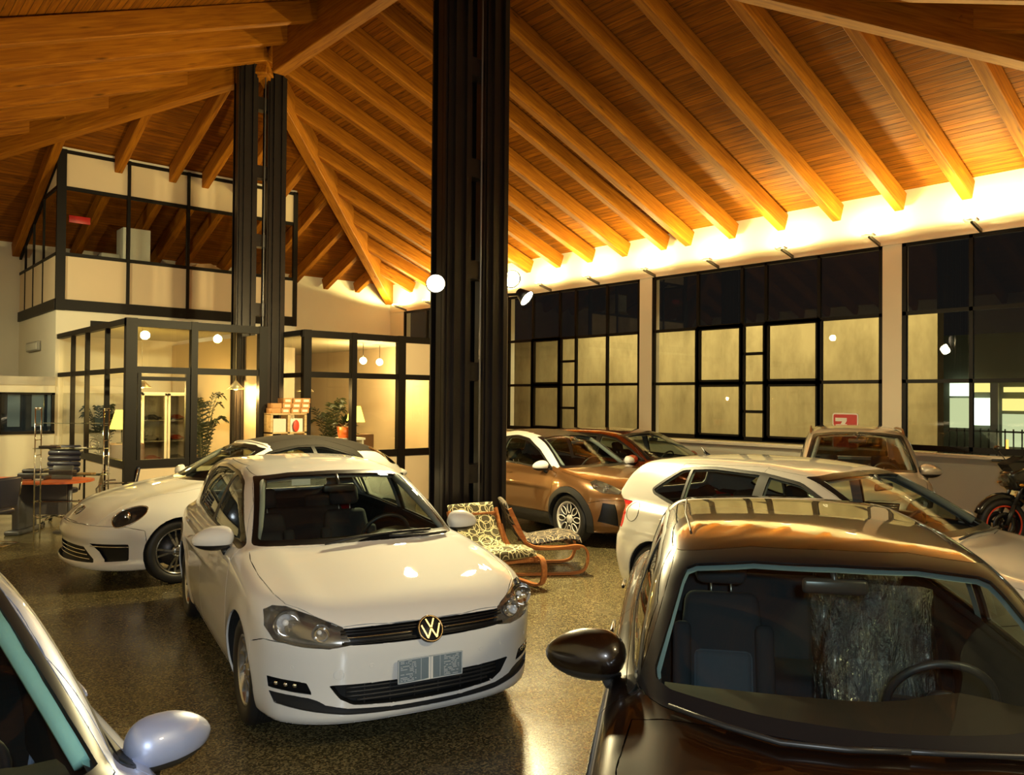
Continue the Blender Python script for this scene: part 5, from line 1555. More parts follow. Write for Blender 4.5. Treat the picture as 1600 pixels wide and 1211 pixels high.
def car_adam():
    P = paint('paint_bronze_brown', (.215, .105, .040), .55, .3)
    W = paint('paint_pure_white', (.80, .80, .78))
    root, b, cu, m = hatch(ADAM, (.744, 12.326, -.92), P, 'small brown two-tone car with white roof arches and white mirrors beside the armchairs', .033,
        dlo=rounded([(.72, .955), (.30, 1.235), (-.03, 1.372), (-.36, 1.412), (-.58, 1.385), (-.98, 1.30), (-1.22, 1.14), (-.95, 1.08), (-.42, 1.02)], .05, 3), splits=((-.50, -.58),),
        front_door=[(.84, .93), (.80, .80), (.78, .39), (-.60, .39), (-.62, .80), (-.60, 1.0), (-.42, 1.02), (.72, .955)],
        ws_out=rounded([(0, 1.435), (.30, 1.425), (.50, 1.395), (.66, .99), (.4, 1.0), (0, 1.005)], .02, 2), ws_in=rounded([(0, 1.415), (.28, 1.405), (.475, 1.375), (.625, 1.02), (.4, 1.027), (0, 1.03)], .03, 2),
        roof=rounded([(.25, .415), (-.3, .46), (-1.0, .44), (-1.55, .36), (-1.55, -.36), (-1.0, -.44), (-.3, -.46), (.25, -.415)], .03, 2), roof_mat=mat('roof_dark_cloth', (.022, .014, .010), .45),
        head=[(.46, .755), (.53, .71), (.70, .73), (.755, .78), (.72, .855), (.62, .885), (.56, .84)], bowls=[(.70, .80, .045), (.60, .78, .045)], headmat=mat('lamp_bright_inside', (.5, .48, .42), .15, .9), clad=True,
        fog=[(.60, .58), (.72, .60), (.76, .36), (.55, .30)], grille=[(0, .66), (.45, .66), (.42, .58), (0, .57)], lower=[(0, .42), (.48, .42), (.42, .28), (0, .27)],
        wheel=(.335, .205, .235, 8, 'petal'), wheel_mat=mat('rim_white', (.75, .72, .66), .35), mirror=(.60, 1.02, 1.0, .95), mirror_mat=W, zcow=1.0, roofz=1.43, arch_mat=W,
        bonnet_poly=[(.90, .74), (1.15, .755), (1.35, .735), (1.50, .66), (1.66, .54), (1.82, .36), (1.88, .18), (1.90, 0)])
    # small sticker writing at the top of the screen
    for t_, yy, cc in (('La Tua', -.20, (.8, .55, .5)), ('auto', .03, (.75, .2, .12))):
        p = b.march((1.2, yy-.02, 1.385), (-1, 0, 0), 3); M = surf_frame(b, p)
        text_mesh(t_, .055, .0005, 'screen_sticker', mat('sticker_%d' % int(cc[1]*100), cc, .6), root, M @ Matrix.Translation((0, 0, .004)))
    return root
def car_left():
    P = paint('paint_silver_blue', (.34, .38, .54), .35, .42)
    root, b, cu, m = hatch(LEFTCAR, (-2.13, 2.26, -.84), P, 'silver blue car at the left edge, only its pillar, side glass and door mirror showing', .027,
        dlo=rounded([(.83, .948), (.40, 1.178), (.09, 1.322), (-.27, 1.372), (-.83, 1.385), (-1.22, 1.36), (-1.42, 1.29), (-1.42, 1.17), (-1.30, 1.022), (-.2, .985)], .06, 3),
        splits=((-.26, -.34), (-1.17, -1.22)), front_door=[(.84, .925), (.875, .80), (.865, .32), (.84, .215), (-.27, .215), (-.29, 1.40), (.10, 1.365), (.46, 1.205)],
        ws_out=[(0, 1.396), (.32, 1.388), (.574, 1.362), (.722, .978), (.4, .985), (0, .99)], ws_in=[(0, 1.376), (.32, 1.368), (.546, 1.345), (.683, 1.008), (.4, 1.012), (0, 1.016)],
        head=[(.437, .630), (.55, .612), (.69, .620), (.80, .640), (.832, .70), (.824, .772), (.782, .797), (.722, .799), (.602, .763), (.476, .713)], bowls=[(.73, .72, .058)], trim_size=(.033, .065), mirror=(.66, .955, 1.04, 1.05), trim_mat=mat('trim_grey_cool_lit', (.30, .52, .50), .8))  # grey trim; the teal of cool light is put into its colour
    return root
def car_beetle():
    W = paint('paint_pure_white', (.80, .80, .78))
    hl = rounded([(.68, .655), (.625, .72), (.64, .785), (.70, .825), (.765, .80), (.81, .73), (.80, .655), (.74, .61)], .05, 3)
    root, b, cu, m = hatch(BEETLE, (-3.148, 9.939, -2.384), W, 'white rounded retro car with black soft top and oval headlight, left of the white hatchback', .032,
        dlo=rounded([(.66, .99), (.35, 1.20), (.12, 1.315), (-.25, 1.375), (-.6, 1.37), (-1.0, 1.24), (-1.15, 1.05), (-.3, 1.0)], .05, 3), splits=((-.45, -.50),),
        front_door=[(.80, .95), (.84, .80), (.82, .25), (-.60, .25), (-.66, .60), (-.62, .98)],
        ws_out=rounded([(0, 1.392), (.28, 1.382), (.49, 1.345), (.625, 1.01), (.4, 1.01), (0, 1.01)], .02, 2), ws_in=rounded([(0, 1.362), (.27, 1.354), (.455, 1.325), (.585, 1.04), (.4, 1.035), (0, 1.035)], .03, 2),
        roof=rounded([(.02, .52), (-.5, .62), (-1.1, .60), (-1.72, .46), (-1.80, 0), (-1.72, -.46), (-1.1, -.60), (-.5, -.62), (.02, -.52), (.10, 0)], .03, 2), roof_mat=mat('soft_top_canvas', (.020, .017, .014), .8),
        head=hl, bowls=[(.72, .72, .058)], lower=[(0, .415), (.40, .41), (.57, .27), (0, .255)], fog=[(.50, .455), (.80, .45), (.80, .29), (.66, .28), (.60, .38)],
        wheel=(.335, .215, .235, 5, 'multi'), wheel_mat=mat('rim_grey', (.34, .34, .33), .25, .9), mirror=(.58, 1.02, 1.0, 1.0), zcow=.98, roofz=1.40, arch_mat=MATS['soft_top_canvas'], arch_x=.06,
        bonnet_poly=[(.86, .66), (1.19, .665), (1.38, .60), (1.58, .545), (1.80, .565), (1.97, .53), (2.03, .44), (2.07, .23), (2.08, 0)])
    badge_vw(root, b, b.frontp(0, .735)+np.array([.006, 0, .004]), .058, m['chrome'])
    g = MB().mat(m['chrome'])
    for z in (.375, .335, .295):
        w_ = .40 + (.41-z)*.9
        g.tube(follow(b, line((-w_*.97, z), (w_*.97, z), 21), 'yz', -.004), .006, 6)
    g.build('grille_bar', None, root)
    for s_ in (1, -1):
        MB().mat(m['chrome']).tube(follow(b, line((s_*.50, .43), (s_*.80, .425), 9), 'yz', .004), .006, 6).build('fog_light_trim', None, root)
        p = [Vector(v) for v in follow(b, [(s_*a, z) for a, z in hl], 'yz', .001)]
        MB().mat(m['chrome']).tube(p, .007, 6, close=True).build('headlight_ring', None, root)
    # header rail of the screen in body colour, ducktail
    MB().mat(W).tube(follow(b, [(.10-.22*(y*y)+.05*abs(y), y) for y in np.linspace(-.47, .47, 17)], 'xy', -.008), .024, 10).build('header_rail', None, root)
    s = MB().mat(W); pts = []
    for y in np.linspace(-.55, .55, 15): pts.append(Vector((-1.92+.25*y*y, y, .985-.10*y*y)))
    s.tube(pts, .035, 10).build('tail_spoiler', None, root)
    return root

# ---------------------------------------------------------------- lights of the hall (fittings)
blackm = mat('fitting_black', (.02, .02, .02), .4, .3)
lamp_e = emis('uplight_glow', (1.0, .80, .42), 45)
up_y = [.30, 1.83, 3.38, 4.93-.45, 6.01, 7.57, 9.14, 10.70, 12.29, 13.84, 15.4, 16.95, 18.5, 20.05]
up_lab = ['nearest the near corner', 'second from the near corner', 'third from the near corner']+['%s from the right edge of view' % w for w in ('first', 'second', 'third', 'fourth', 'fifth', 'sixth', 'seventh')]+['first beyond the middle column', 'second beyond the middle column', 'third beyond the middle column', 'last before the back corner']
for i, y in enumerate(up_y):
    o = MB().mat(mat('arm_grey', (.10, .09, .08), .4, .5))
    o.bar((WX-.01, y, 4.55), (WX-.40, y, 4.645), .035, .05); o.mat(blackm)
    M = Matrix.Translation((WX-.42, y, 4.66)) @ Matrix.Rotation(R(12), 4, 'Y')
    o.mat(mat('reflector_white', (.8, .78, .7), .5)); o.rbox(-.05, .05, -.10, .10, -.012, .02, .005, M)
    o = o.build('uplight')
    tag(o, 'uplight on a thin arm above the windows, %s' % up_lab[i], 'light', 'uplights along the window wall')
    g = MB().mat(lamp_e); g.add([M @ Vector(p) for p in ((-.05, -.10, .032), (.05, -.10, .032), (.05, .10, .032), (-.05, .10, .032))], [(0, 1, 2, 3)], False)
    g.build('lamp_face', None, o)
def flood(name_label, p, aim, face, glow=90):
    """round floodlight on a short arm from the column"""
    p = Vector(p); d = (Vector(aim)-p).normalized(); q = d.to_track_quat('Z', 'Y').to_matrix().to_4x4()
    M = Matrix.Translation(p) @ q
    b = MB().mat(blackm); b.lathe([(.0, -.16), (.05, -.16), (.07, -.10), (.10, -.02), (.115, 0.0), (.108, .0), (.10, -.012)], 24, M)
    x = XR+(.44 if p.x > XR else -.44)
    b.tube([Vector((x, 7.6, p.z+.02)), p-d*.10], .018, 8)
    o = b.build('floodlight'); tag(o, name_label, 'light')
    MB().mat(emis('flood_glow', (1.0, .86, .55), glow)).disc(.10, -.010, 24, M).build('lamp_face', None, o)
    return o
flood('round floodlight shining towards the camera from the left edge of the middle column', (5.33, 7.45, 3.26), (2.2, 3.2, .8), None)
flood('upper of two floodlights on the right side of the middle column', (6.52, 7.50, 3.44), (4.5, 2.0, 1.0), None)
flood('lower floodlight tilted down on the right side of the middle column', (6.78, 7.50, 3.22), (8.2, 4.0, .2), None)

# ---------------------------------------------------------------- patterned armchairs
def m_rings(name, base, line_c, sc=7.0):
    pass
    m, nt, b = nodes_of(name); L = nt.links.new; N = nt.nodes.new
    tc = N('ShaderNodeTexCoord'); acc = None
    for k, (s_, off) in enumerate(((sc, 0), (sc*.72, 3.3), (sc*1.5, 7.1), (sc*.9, 12.7))):
        mp = N('ShaderNodeMapping'); mp.inputs['Location'].default_value = (off, off*.7, 0); mp.inputs['Scale'].default_value = (s_, s_, s_); mp.inputs['Rotation'].default_value = (0, 0, .5+k*.9)
        L(tc.outputs['UV'], mp.inputs[0])
        n = N('ShaderNodeTexNoise'); n.inputs['Scale'].default_value = 1.2
        L(mp.outputs[0], n.inputs['Vector'])
        ad = N('ShaderNodeMix'); ad.data_type = 'RGBA'; ad.blend_type = 'LINEAR_LIGHT'; ad.inputs[0].default_value = .035
        L(mp.outputs[0], ad.inputs[6]); L(n.outputs['Color'], ad.inputs[7])
        v = N('ShaderNodeTexVoronoi'); v.voronoi_dimensions = '2D'; v.inputs['Scale'].default_value = 1; v.inputs['Randomness'].default_value = .22
        L(ad.outputs[2], v.inputs['Vector'])
        sb = N('ShaderNodeMath'); sb.operation = 'SUBTRACT'; sb.inputs[1].default_value = .36; L(v.outputs['Distance'], sb.inputs[0])
        ab = N('ShaderNodeMath'); ab.operation = 'ABSOLUTE'; L(sb.outputs[0], ab.inputs[0])
        lt = N('ShaderNodeMath'); lt.operation = 'LESS_THAN'; lt.inputs[1].default_value = .024; L(ab.outputs[0], lt.inputs[0])
        if acc is None: acc = lt.outputs[0]
        else:
            mxx = N('ShaderNodeMath'); mxx.operation = 'MAXIMUM'; L(acc, mxx.inputs[0]); L(lt.outputs[0], mxx.inputs[1]); acc = mxx.outputs[0]
    mx = N('ShaderNodeMix'); mx.data_type = 'RGBA'; mx.inputs[6].default_value = (*base, 1); mx.inputs[7].default_value = (*line_c, 1)
    L(acc, mx.inputs[0]); L(mx.outputs[2], b.inputs['Base Color']); b.inputs['Roughness'].default_value = .85
    MATS[name] = m
    return m
bent = m_wood('bent_wood', (.30, .10, .03), (.50, .20, .065), rough=.35)
def armchair(pos, a, label, cush):
    X, Y = c2r(pos)
    o = empty('armchair', (X, Y, 0), a-TH, label, 'armchair', 'patterned armchairs by the column')
    # cushion: one pad bent along a curve in the side view, seat then back
    prof = [(.42, .34), (.40, .385), (.25, .40), (.05, .37), (-.12, .345), (-.24, .40), (-.32, .52), (-.39, .66), (-.45, .80)]
    th = .085; n = len(prof); W_ = 17; vs = []; uv = []
    P = [Vector((p[0], 0, p[1])) for p in prof]
    nr = []
    for i in range(n):
        d = (P[min(i+1, n-1)]-P[max(i-1, 0)]).normalized(); nr.append(Vector((d.z, 0, -d.x)))
    Lc = [0]
    for i in range(1, n): Lc.append(Lc[-1]+(P[i]-P[i-1]).length)
    # finer along the curve
    pts = []; nn = []; ll = []
    for i in range(n-1):
        for k in range(4):
            t = k/4; pts.append(P[i].lerp(P[i+1], t)); nn.append(nr[i].lerp(nr[i+1], t).normalized()); ll.append(Lc[i]+(Lc[i+1]-Lc[i])*t)
    pts.append(P[-1]); nn.append(nr[-1]); ll.append(Lc[-1]); n = len(pts)
    fs = []
    for side in (1, -1):
        for i in range(n):
            e = math.sin(PI*min(1, max(0, .06+.88*i/(n-1))))**.35
            tuft = 1-.10*abs(math.sin(ll[i]*PI/.24))**6
            for j in range(W_):
                v = -1+2*j/(W_-1); w_ = (1-abs(v)**6)**.5 if abs(v) < 1 else 0
                p = pts[i]+nn[i]*(-side*th*.5*e*w_*tuft)+Vector((0, v*.29, 0))
                vs.append(p); uv.append((ll[i], v*.29+(2 if side < 0 else 0)))
    for side in (0, 1):
        b0 = side*n*W_
        for i in range(n-1):
            for j in range(W_-1):
                q = (b0+i*W_+j, b0+(i+1)*W_+j, b0+(i+1)*W_+j+1, b0+i*W_+j+1); fs.append(q if side else q[::-1])
    for i in range(n-1):
        for j in (0, W_-1): fs.append((i*W_+j, (i+1)*W_+j, n*W_+(i+1)*W_+j, n*W_+i*W_+j))
    for i in (0, n-1):
        for j in range(W_-1): fs.append((i*W_+j, i*W_+j+1, n*W_+i*W_+j+1, n*W_+i*W_+j))
    me = bpy.data.meshes.new('cushion'); me.from_pydata([tuple(v) for v in vs], [], fs); me.materials.append(cush)
    ul = me.uv_layers.new(name='UVMap')
    for l in me.loops: ul.data[l.index].uv = uv[l.vertex_index]
    me.polygons.foreach_set('use_smooth', [True]*len(me.polygons)); me.update()
    bm = bmesh.new(); bm.from_mesh(me); bmesh.ops.recalc_face_normals(bm, faces=bm.faces); bm.to_mesh(me); bm.free()
    c_ = bpy.data.objects.new('cushion', me); COL.objects.link(c_); c_.parent = o
    for sg in (1, -1):
        f = MB().mat(bent); y = sg*.335
        path = [(-.36, .56), (-.27, .42), (-.16, .335), (.0, .305), (.20, .31), (.36, .325), (.445, .30), (.48, .23), (.475, .13), (.43, .05), (.33, .02), (.10, .018), (-.20, .018), (-.42, .018)]
        sm = []
        for i in range(len(path)-1):
            p0 = path[max(i-1, 0)]; p1 = path[i]; p2 = path[i+1]; p3 = path[min(i+2, len(path)-1)]
            for k in range(5):
                t = k/5
                sm.append(tuple(.5*((2*p1[q])+(-p0[q]+p2[q])*t+(2*p0[q]-5*p1[q]+4*p2[q]-p3[q])*t*t+(-p0[q]+3*p1[q]-3*p2[q]+p3[q])*t**3) for q in (0, 1)))
        sm.append(path[-1]); w = .03; t_ = .012; vs = []; fs = []
        for i, (x, z) in enumerate(sm):
            a_ = sm[max(i-1, 0)]; b_ = sm[min(i+1, len(sm)-1)]; d = Vector((b_[0]-a_[0], b_[1]-a_[1])).normalized(); nx, nz = -d.y, d.x
            for q, r_ in ((-w, -t_), (w, -t_), (w, t_), (-w, t_)): vs.append((x+nx*r_, y+q, max(z+nz*r_, 0.002)))
        for i in range(len(sm)-1):
            for q in range(4): fs.append((i*4+q, i*4+(q+1) % 4, (i+1)*4+(q+1) % 4, (i+1)*4+q))
        f.add(vs, fs, False)
        f.build('side_frame', None, o)
        MB().mat(bent).bar((.40, sg*.30, .30), (-.22, sg*.30, .30), .03, .05).bar((-.18, sg*.30, .28), (-.40, sg*.30, .74), .03, .045, (1, 0, 0)).build('seat_rail', None, o)
    for q in (((.34, -.33, .29), (.34, .33, .29), .05, .03), ((-.15, -.33, .28), (-.15, .33, .28), .05, .03), ((-.38, -.31, .68), (-.38, .31, .68), .03, .05)): MB().mat(bent).bar(*q).build('cross_rail', None, o)
    return o
armchair((-.20, 8.50), R(-56), 'pale-ringed patterned armchair facing the camera, tucked behind the white hatchback', m_rings('cushion_rings_olive', (.060, .048, .016), (.62, .55, .30), 5.2))
armchair((.34, 9.28), R(8), 'darker ringed armchair seen from behind, next to the brown two-tone car', m_rings('cushion_rings_dark', (.014, .010, .010), (.30, .24, .15), 5.2))

# ---------------------------------------------------------------- desk corner on the left
def at(pos, rz=0.0): X, Y = c2r(pos); return (X, Y, 0), rz-TH
p, a = at((-6.95, 11.5), R(4))
orange = mat('orange_laminate', (.50, .11, .03), .3)
o = empty('office_desk', p, a, 'desk with orange top on the left, in front of the low partition', 'desk')
pts = [(-1.2, -.36), (.55, -.40), (.80, -.30), (.92, -.05), (.88, .25), (.60, .40), (-1.2, .42)]
MB().mat(orange).prism(rounded(pts, .12, 4), .715, .745, 'xy').build('desk_top', None, o)
MB().mat(mat('grey_metal', (.12, .12, .13), .4, .5)).rbox(-.05, .05, -.25, .25, .06, .71, .02).rbox(-.10, .10, -.35, .35, 0, .06, .02).build('leg', None, o)
MB().mat(mat('grey_metal', (.3, .3, .3))).tube([(.62, 0, .715), (.62, 0, .02)], .035, 14).lathe([(0, .02), (.2, .018), (.21, 0)], 24, Matrix.Translation((.62, 0, 0))).build('leg', None, o)
MB().mat(mat('grey_panel', (.10, .09, .09), .6)).box(-1.1, .5, .16, .18, .22, .70).build('modesty_panel', None, o)
def on_desk(x, y, z=.745):
    v = Matrix.Rotation(a, 3, 'Z') @ Vector((x, y, 0)); return (p[0]+v.x, p[1]+v.y, z)
k = MB().mat(mat('plastic_dark', (.03, .03, .035), .4)).rbox(-.19, .19, -.14, .14, 0, .10, .02).rbox(-.15, .15, -.10, .10, .10, .15, .02).build('desk_telephone', None, None, on_desk(.12, .05)); k.rotation_euler[2] = a; tag(k, 'dark telephone base on the orange desk', 'telephone')
k = MB().mat(mat('laptop_grey', (.05, .05, .05), .35)).rbox(-.14, .14, -.02, .02, 0, .20, .01, Matrix.Rotation(R(-18), 4, 'X')).build('picture_frame', None, None, on_desk(.55, -.10, .758)); k.rotation_euler[2] = a; tag(k, 'small dark tilted display frame at the right end of the orange desk', 'frame')
rr = random.Random(11)
for i in range(7):
    hh = .015+.02*rr.random()
    k = MB().mat(mat('desk_item_%d' % (i % 3), [(.4, .36, .3), (.05, .05, .06), (.3, .1, .05)][i % 3], .5)).rbox(-.06, .06, -.03, .03, 0, hh, .006).build('desk_item', None, None, on_desk(-.75+.17*i, -.22+.08*rr.random()))
    k.rotation_euler[2] = a+rr.uniform(-.6, .6); tag(k, 'small flat item on the front edge of the orange desk, %s from its left end' % ['first', 'second', 'third', 'fourth', 'fifth', 'sixth', 'seventh'][i], 'desk item', 'clutter on the orange desk')
# swivel chair behind the desk
p, a_ = at((-7.0, 12.32), R(-88))
leather = mat('dark_blue_leather', (.018, .020, .040), .35, 0, .2)
chrome_f = mat('furniture_chrome', (.72, .70, .66), .12, 1.0)
o = empty('office_chair', p, a_, 'dark blue ribbed high-back office chair behind the orange desk', 'chair')
b = MB().mat(leather)
for i in range(7):
    z = .58+.085*i; x = -.24-.012*i
    b.rbox(x-.035, x+.03, -.255, .255, z, z+.083, .03)
b.build('backrest', None, o)
MB().mat(leather).rbox(-.24, .26, -.26, .26, .44, .53, .035).build('seat', None, o)
for sg in (1, -1): MB().mat(chrome_f).tube([(-.20, sg*.28, .48), (-.22, sg*.30, .70), (.05, sg*.30, .70), (.20, sg*.29, .66), (.22, sg*.27, .48)], .013, 8).build('armrest', None, o)
s = MB().mat(chrome_f).tube([(0, 0, .10), (0, 0, .44)], .028, 12)
for k_ in range(5): s.tube([(0, 0, .12), (.30*math.cos(k_*1.2566), .30*math.sin(k_*1.2566), .07)], [.022, .014], 8)
s.build('base', None, o)
for k_ in range(5):
    x, y = .30*math.cos(k_*1.2566), .30*math.sin(k_*1.2566)
    MB().mat(blackm).lathe([(0, -.018), (.03, -.018), (.03, .018), (0, .018)], 14, Matrix.Translation((x, y, .03)), 'y').build('castor', None, o)
# cantilever visitor chairs
def visitor(pos, rz, label):
    p, a_ = at(pos, rz)
    o = empty('visitor_chair', p, a_, label, 'chair')
    MB().mat(leather).rbox(-.22, .24, -.24, .24, .42, .48, .025).build('seat', None, o)
    MB().mat(leather).rbox(-.03, .03, -.24, .24, .0, .40, .025, Matrix.Translation((-.22, 0, .50)) @ Matrix.Rotation(R(-10), 4, 'Y')).build('backrest', None, o)
    t = MB().mat(chrome_f)
    for sg in (1, -1):
        t.tube([(-.28, sg*.27, .86), (-.25, sg*.27, .66), (.10, sg*.27, .655), (.22, sg*.27, .64), (.27, sg*.27, .58), (.25, sg*.27, .30), (.24, sg*.27, .06), (.20, sg*.27, .014), (-.25, sg*.27, .013)], .0125, 8)
    t.tube([(-.25, -.27, .013), (-.25, .27, .013)], .0125, 8).tube([(.25, -.27, .44), (.25, .27, .44)], .011, 8)
    t.build('tube_frame', None, o)
    return o
visitor((-6.75, 10.35), R(170), 'chrome cantilever visitor chair with dark seat at the left edge, before the desk')
visitor((-5.95, 12.2), R(200), 'dark low chair partly hidden behind the shelf rack and the white retro car')
# chrome display rack
p, a_ = at((-5.93, 10.85), 0)
o = empty('display_rack', p, a_, 'slim chrome display rack with glass shelves, between the desk and the white retro car', 'rack')
for sx in (-.46, .46):
    f = MB().mat(chrome_f)
    for sy in (-.07, .07): f.tube([(sx, sy, 0), (sx, sy, 1.78)], .009, 8)
    for q in range(9): f.tube([(sx, -.07, .12+.205*q), (sx, .07, .12+.205*q)], .006, 6)
    f.tube([(sx, -.07, 1.78), (sx, .07, 1.78)], .008, 6)
    f.build('rack_end', None, o)
rz_ = [.53, .89, 1.24, 1.58]
for z in rz_: MB().mat(glass('shelf_glass', (.82, .9, .86), 1.5)).rbox(-.46, .46, -.13, .13, z-.004, z+.004, .002).build('glass_shelf', None, o)
def on_rack(x, z): v = Matrix.Rotation(a_, 3, 'Z') @ Vector((x, 0, 0)); return (p[0]+v.x, p[1]+v.y, z+.004)
for x, z, w, h_, c_, lab in ((-.30, 1.24, .12, .03, (.03, .02, .02), 'dark folded leaflet at the left of the second rack shelf'), (.12, 1.24, .05, .012, (.6, .6, .58), 'thin pale card in the middle of the second rack shelf'),
                        (-.12, .89, .16, .05, (.03, .03, .03), 'flat black case on the third rack shelf'), (.20, .89, .10, .02, (.25, .14, .05), 'thin brown booklet on the third rack shelf')):
    k = MB().mat(mat('rack_item_%d' % int(c_[0]*100), c_, .4)).rbox(-w, w, -.06, .06, 0, h_, .005).build('leaflet', None, None, on_rack(x, z)); k.rotation_euler[2] = a_; tag(k, lab, 'leaflet')
k = MB().mat(chrome_f).tube([(.06*math.cos(t), .0, .062+.06*math.sin(t)) for t in np.linspace(0, 2*PI, 24)[:-1]], .006, 6, close=True).build('ring_ornament', None, None, on_rack(.30, 1.24)); k.rotation_euler[2] = a_; tag(k, 'round metal ring standing on the right of the second rack shelf', 'ornament')

# ---------------------------------------------------------------- plants
leaf = mat('palm_leaf', (.014, .022, .006), .5)
def palm(x, y, z0, h, n, label, spread=.6, seed=1, pot=(.12, .05, .03), name='potted_palm'):
    r_ = random.Random(seed); o = empty(name, (x, y, z0), 0, label, 'plant')
    MB().mat(mat('pot_%d' % int(pot[0]*1000), pot, .5)).lathe([(0, 0), (.13, 0), (.17, .28), (.18, .30), (.165, .30), (.155, .26), (0, .25)], 24).build('plant_pot', None, o)
    L_ = MB().mat(leaf); S = MB().mat(mat('palm_stem', (.06, .06, .02), .6))
    for i in range(n):
        az = r_.uniform(0, 2*PI); sp = spread*r_.uniform(.6, 1.15); top = h*r_.uniform(.7, 1.0)
        pts = []
        for k in range(12):
            t = k/11; rr_ = sp*t**1.3; z = .25+(top-.25)*math.sin(min(t*1.9, PI*.5+ (t*1.9-PI*.5)*.55 if t*1.9 > PI*.5 else t*1.9)) - .35*sp*max(0, t-.6)**1.5
            pts.append(Vector((rr_*math.cos(az), rr_*math.sin(az), z)))
        S.tube(pts, [.010*(1-.8*k/11) for k in range(12)], 5)
        for k in range(4, 12):
            d = (pts[k]-pts[k-1]).normalized(); sd = d.cross(Vector((0, 0, 1))).normalized(); ll = .30*sp/.6*(1-.55*abs(k-7)/7)
            for sg in (1, -1):
                for q in (0, .5):
                    b0 = pts[k]-(pts[k]-pts[k-1])*q; tip = b0+(sd*sg*.8+d*.6+Vector((0, 0, -.35))).normalized()*ll; w = d*.012
                    mid = (b0+tip)/2+Vector((0, 0, .02))
                    L_.add([b0-w, b0+w, mid+w*1.4, tip, mid-w*1.4], [(0, 1, 2, 3, 4)], False)
    S.build('stem', None, o); q = L_.build('foliage', None, o, fixn=False)
    return o
palm(4.12, 16.45, 0, 1.82, 13, 'arching palm behind the side glass of the left office', .34, 3)
palm(4.97, 13.6, 0, 2.05, 15, 'dense dark palm inside the right half of the left office', .33, 5)
palm(8.3, 15.4, 0, 2.0, 12, 'palm deep inside the right-hand glass office', .5, 9)
o = empty('flowering_plant', (7.42, 13.2, .99), 0, 'small leafy plant in an orange pot on the sill of the right office', 'plant')
MB().mat(mat('orange_pot', (.75, .16, .03), .4)).lathe([(0, .0), (.11, .0), (.15, .20), (.135, .20), (0, .18)], 24, Matrix.Translation((0, 0, .22))).build('plant_pot', None, o)
MB().mat(mat('white_laminate', (.7, .7, .6))).box(-.35, .35, -.15, .25, .18, .22).box(-.33, -.30, -.12, .2, -.99, .18).box(.30, .33, -.12, .2, -.99, .18).build('plant_stand', None, o)
L_ = MB().mat(leaf); r_ = random.Random(4)
for i in range(34):
    az = r_.uniform(0, 2*PI); el = r_.uniform(.2, 1.3); ll = r_.uniform(.14, .30); d = Vector((math.cos(az)*math.cos(el), math.sin(az)*math.cos(el), math.sin(el)))
    b0 = Vector((0, 0, .42))+d*.05; tip = b0+d*ll+Vector((0, 0, -.06)); sd = d.cross(Vector((0, 0, 1))).normalized()*.035; mid = (b0+tip)/2+Vector((0, 0, .03))
    L_.add([b0, mid-sd, tip, mid+sd], [(0, 1, 2, 3)], False)
L_.build('foliage', None, o, fixn=False)

# ---------------------------------------------------------------- office fittings
warm = emis('warm_bulb', (1.0, .62, .20), 14)
def pendant(x, y, z, label, ztop=ZO-.03):
    o = empty('pendant_lamp', (x, y, z), 0, label, 'lamp')
    MB().mat(mat('shade_metal', (.45, .38, .25), .4, .3)).lathe([(.02, .14), (.03, .12), (.15, .0), (.145, -.002), (.02, .11)], 24).tube([(0, 0, .13), (0, 0, ztop-z)], .004, 6).build('lamp_shade', None, o)
    MB().mat(warm).ellipsoid((0, 0, .02), (.045, .045, .04)).build('bulb', None, o)
    lamp('pendant_light', 'POINT', (x, y, z-.05), 90, (1, .62, .20), .05)
pendant(4.16, 14.2, 2.10, 'cone pendant lamp at the left of the left office')
pendant(5.38, 13.25, 2.08, 'cone pendant lamp at the right end of the left office')
pendant(6.72, 13.4, 2.06, 'cone pendant lamp in the left corner of the right office')
for x, y, lab in ((8.62, 14.6, 'left one of two glowing globe lamps in the right office'), (9.2, 14.9, 'right one of two glowing globe lamps in the right office')):
    o = empty('globe_lamp', (x, y, 2.72), 0, lab, 'lamp')
    MB().mat(emis('globe_glow', (1, .72, .30), 16)).ellipsoid((0, 0, 0), (.075, .075, .075)).build('globe', None, o)
    MB().mat(blackm).tube([(0, 0, .07), (0, 0, .36)], .006, 6).build('stem', None, o)
    lamp('globe_light', 'POINT', (x, y, 2.58), 70, (1, .70, .30), .07)
def table_lamp(x, y, z, label):
    o = empty('table_lamp', (x, y, z), 0, label, 'lamp')
    MB().mat(emis('lit_lampshade', (1.0, .70, .10), 3.2)).lathe([(.10, .56), (.19, .24), (.188, .24), (.098, .56)], 24).build('lamp_shade', None, o)
    MB().mat(blackm).lathe([(0, .02), (.08, .015), (.085, 0)], 20).tube([(0, 0, 0), (0, 0, .36)], .012, 8).build('base', None, o)
    lamp('table_light', 'POINT', (x, y, z+.62), 45, (1, .66, .12), .08)
    c = MB().mat(mat('walnut', (.12, .06, .03), .4)).rbox(x-.22, x+.30, y-.22, y+.22, 0, z, .01).build('side_cabinet')
    return tag(c, 'low cabinet under the '+label.split(' ')[0]+' lamp', 'cabinet')
c_ = table_lamp(3.90, 14.35, 1.16, 'glowing yellow lamp behind the corner of the left office'); c_['label'] = 'low cabinet under the yellow lamp in the left office'
c_ = table_lamp(8.28, 14.3, 1.22, 'glowing yellow lamp inside the right office'); c_['label'] = 'low cabinet under the yellow lamp in the right office'
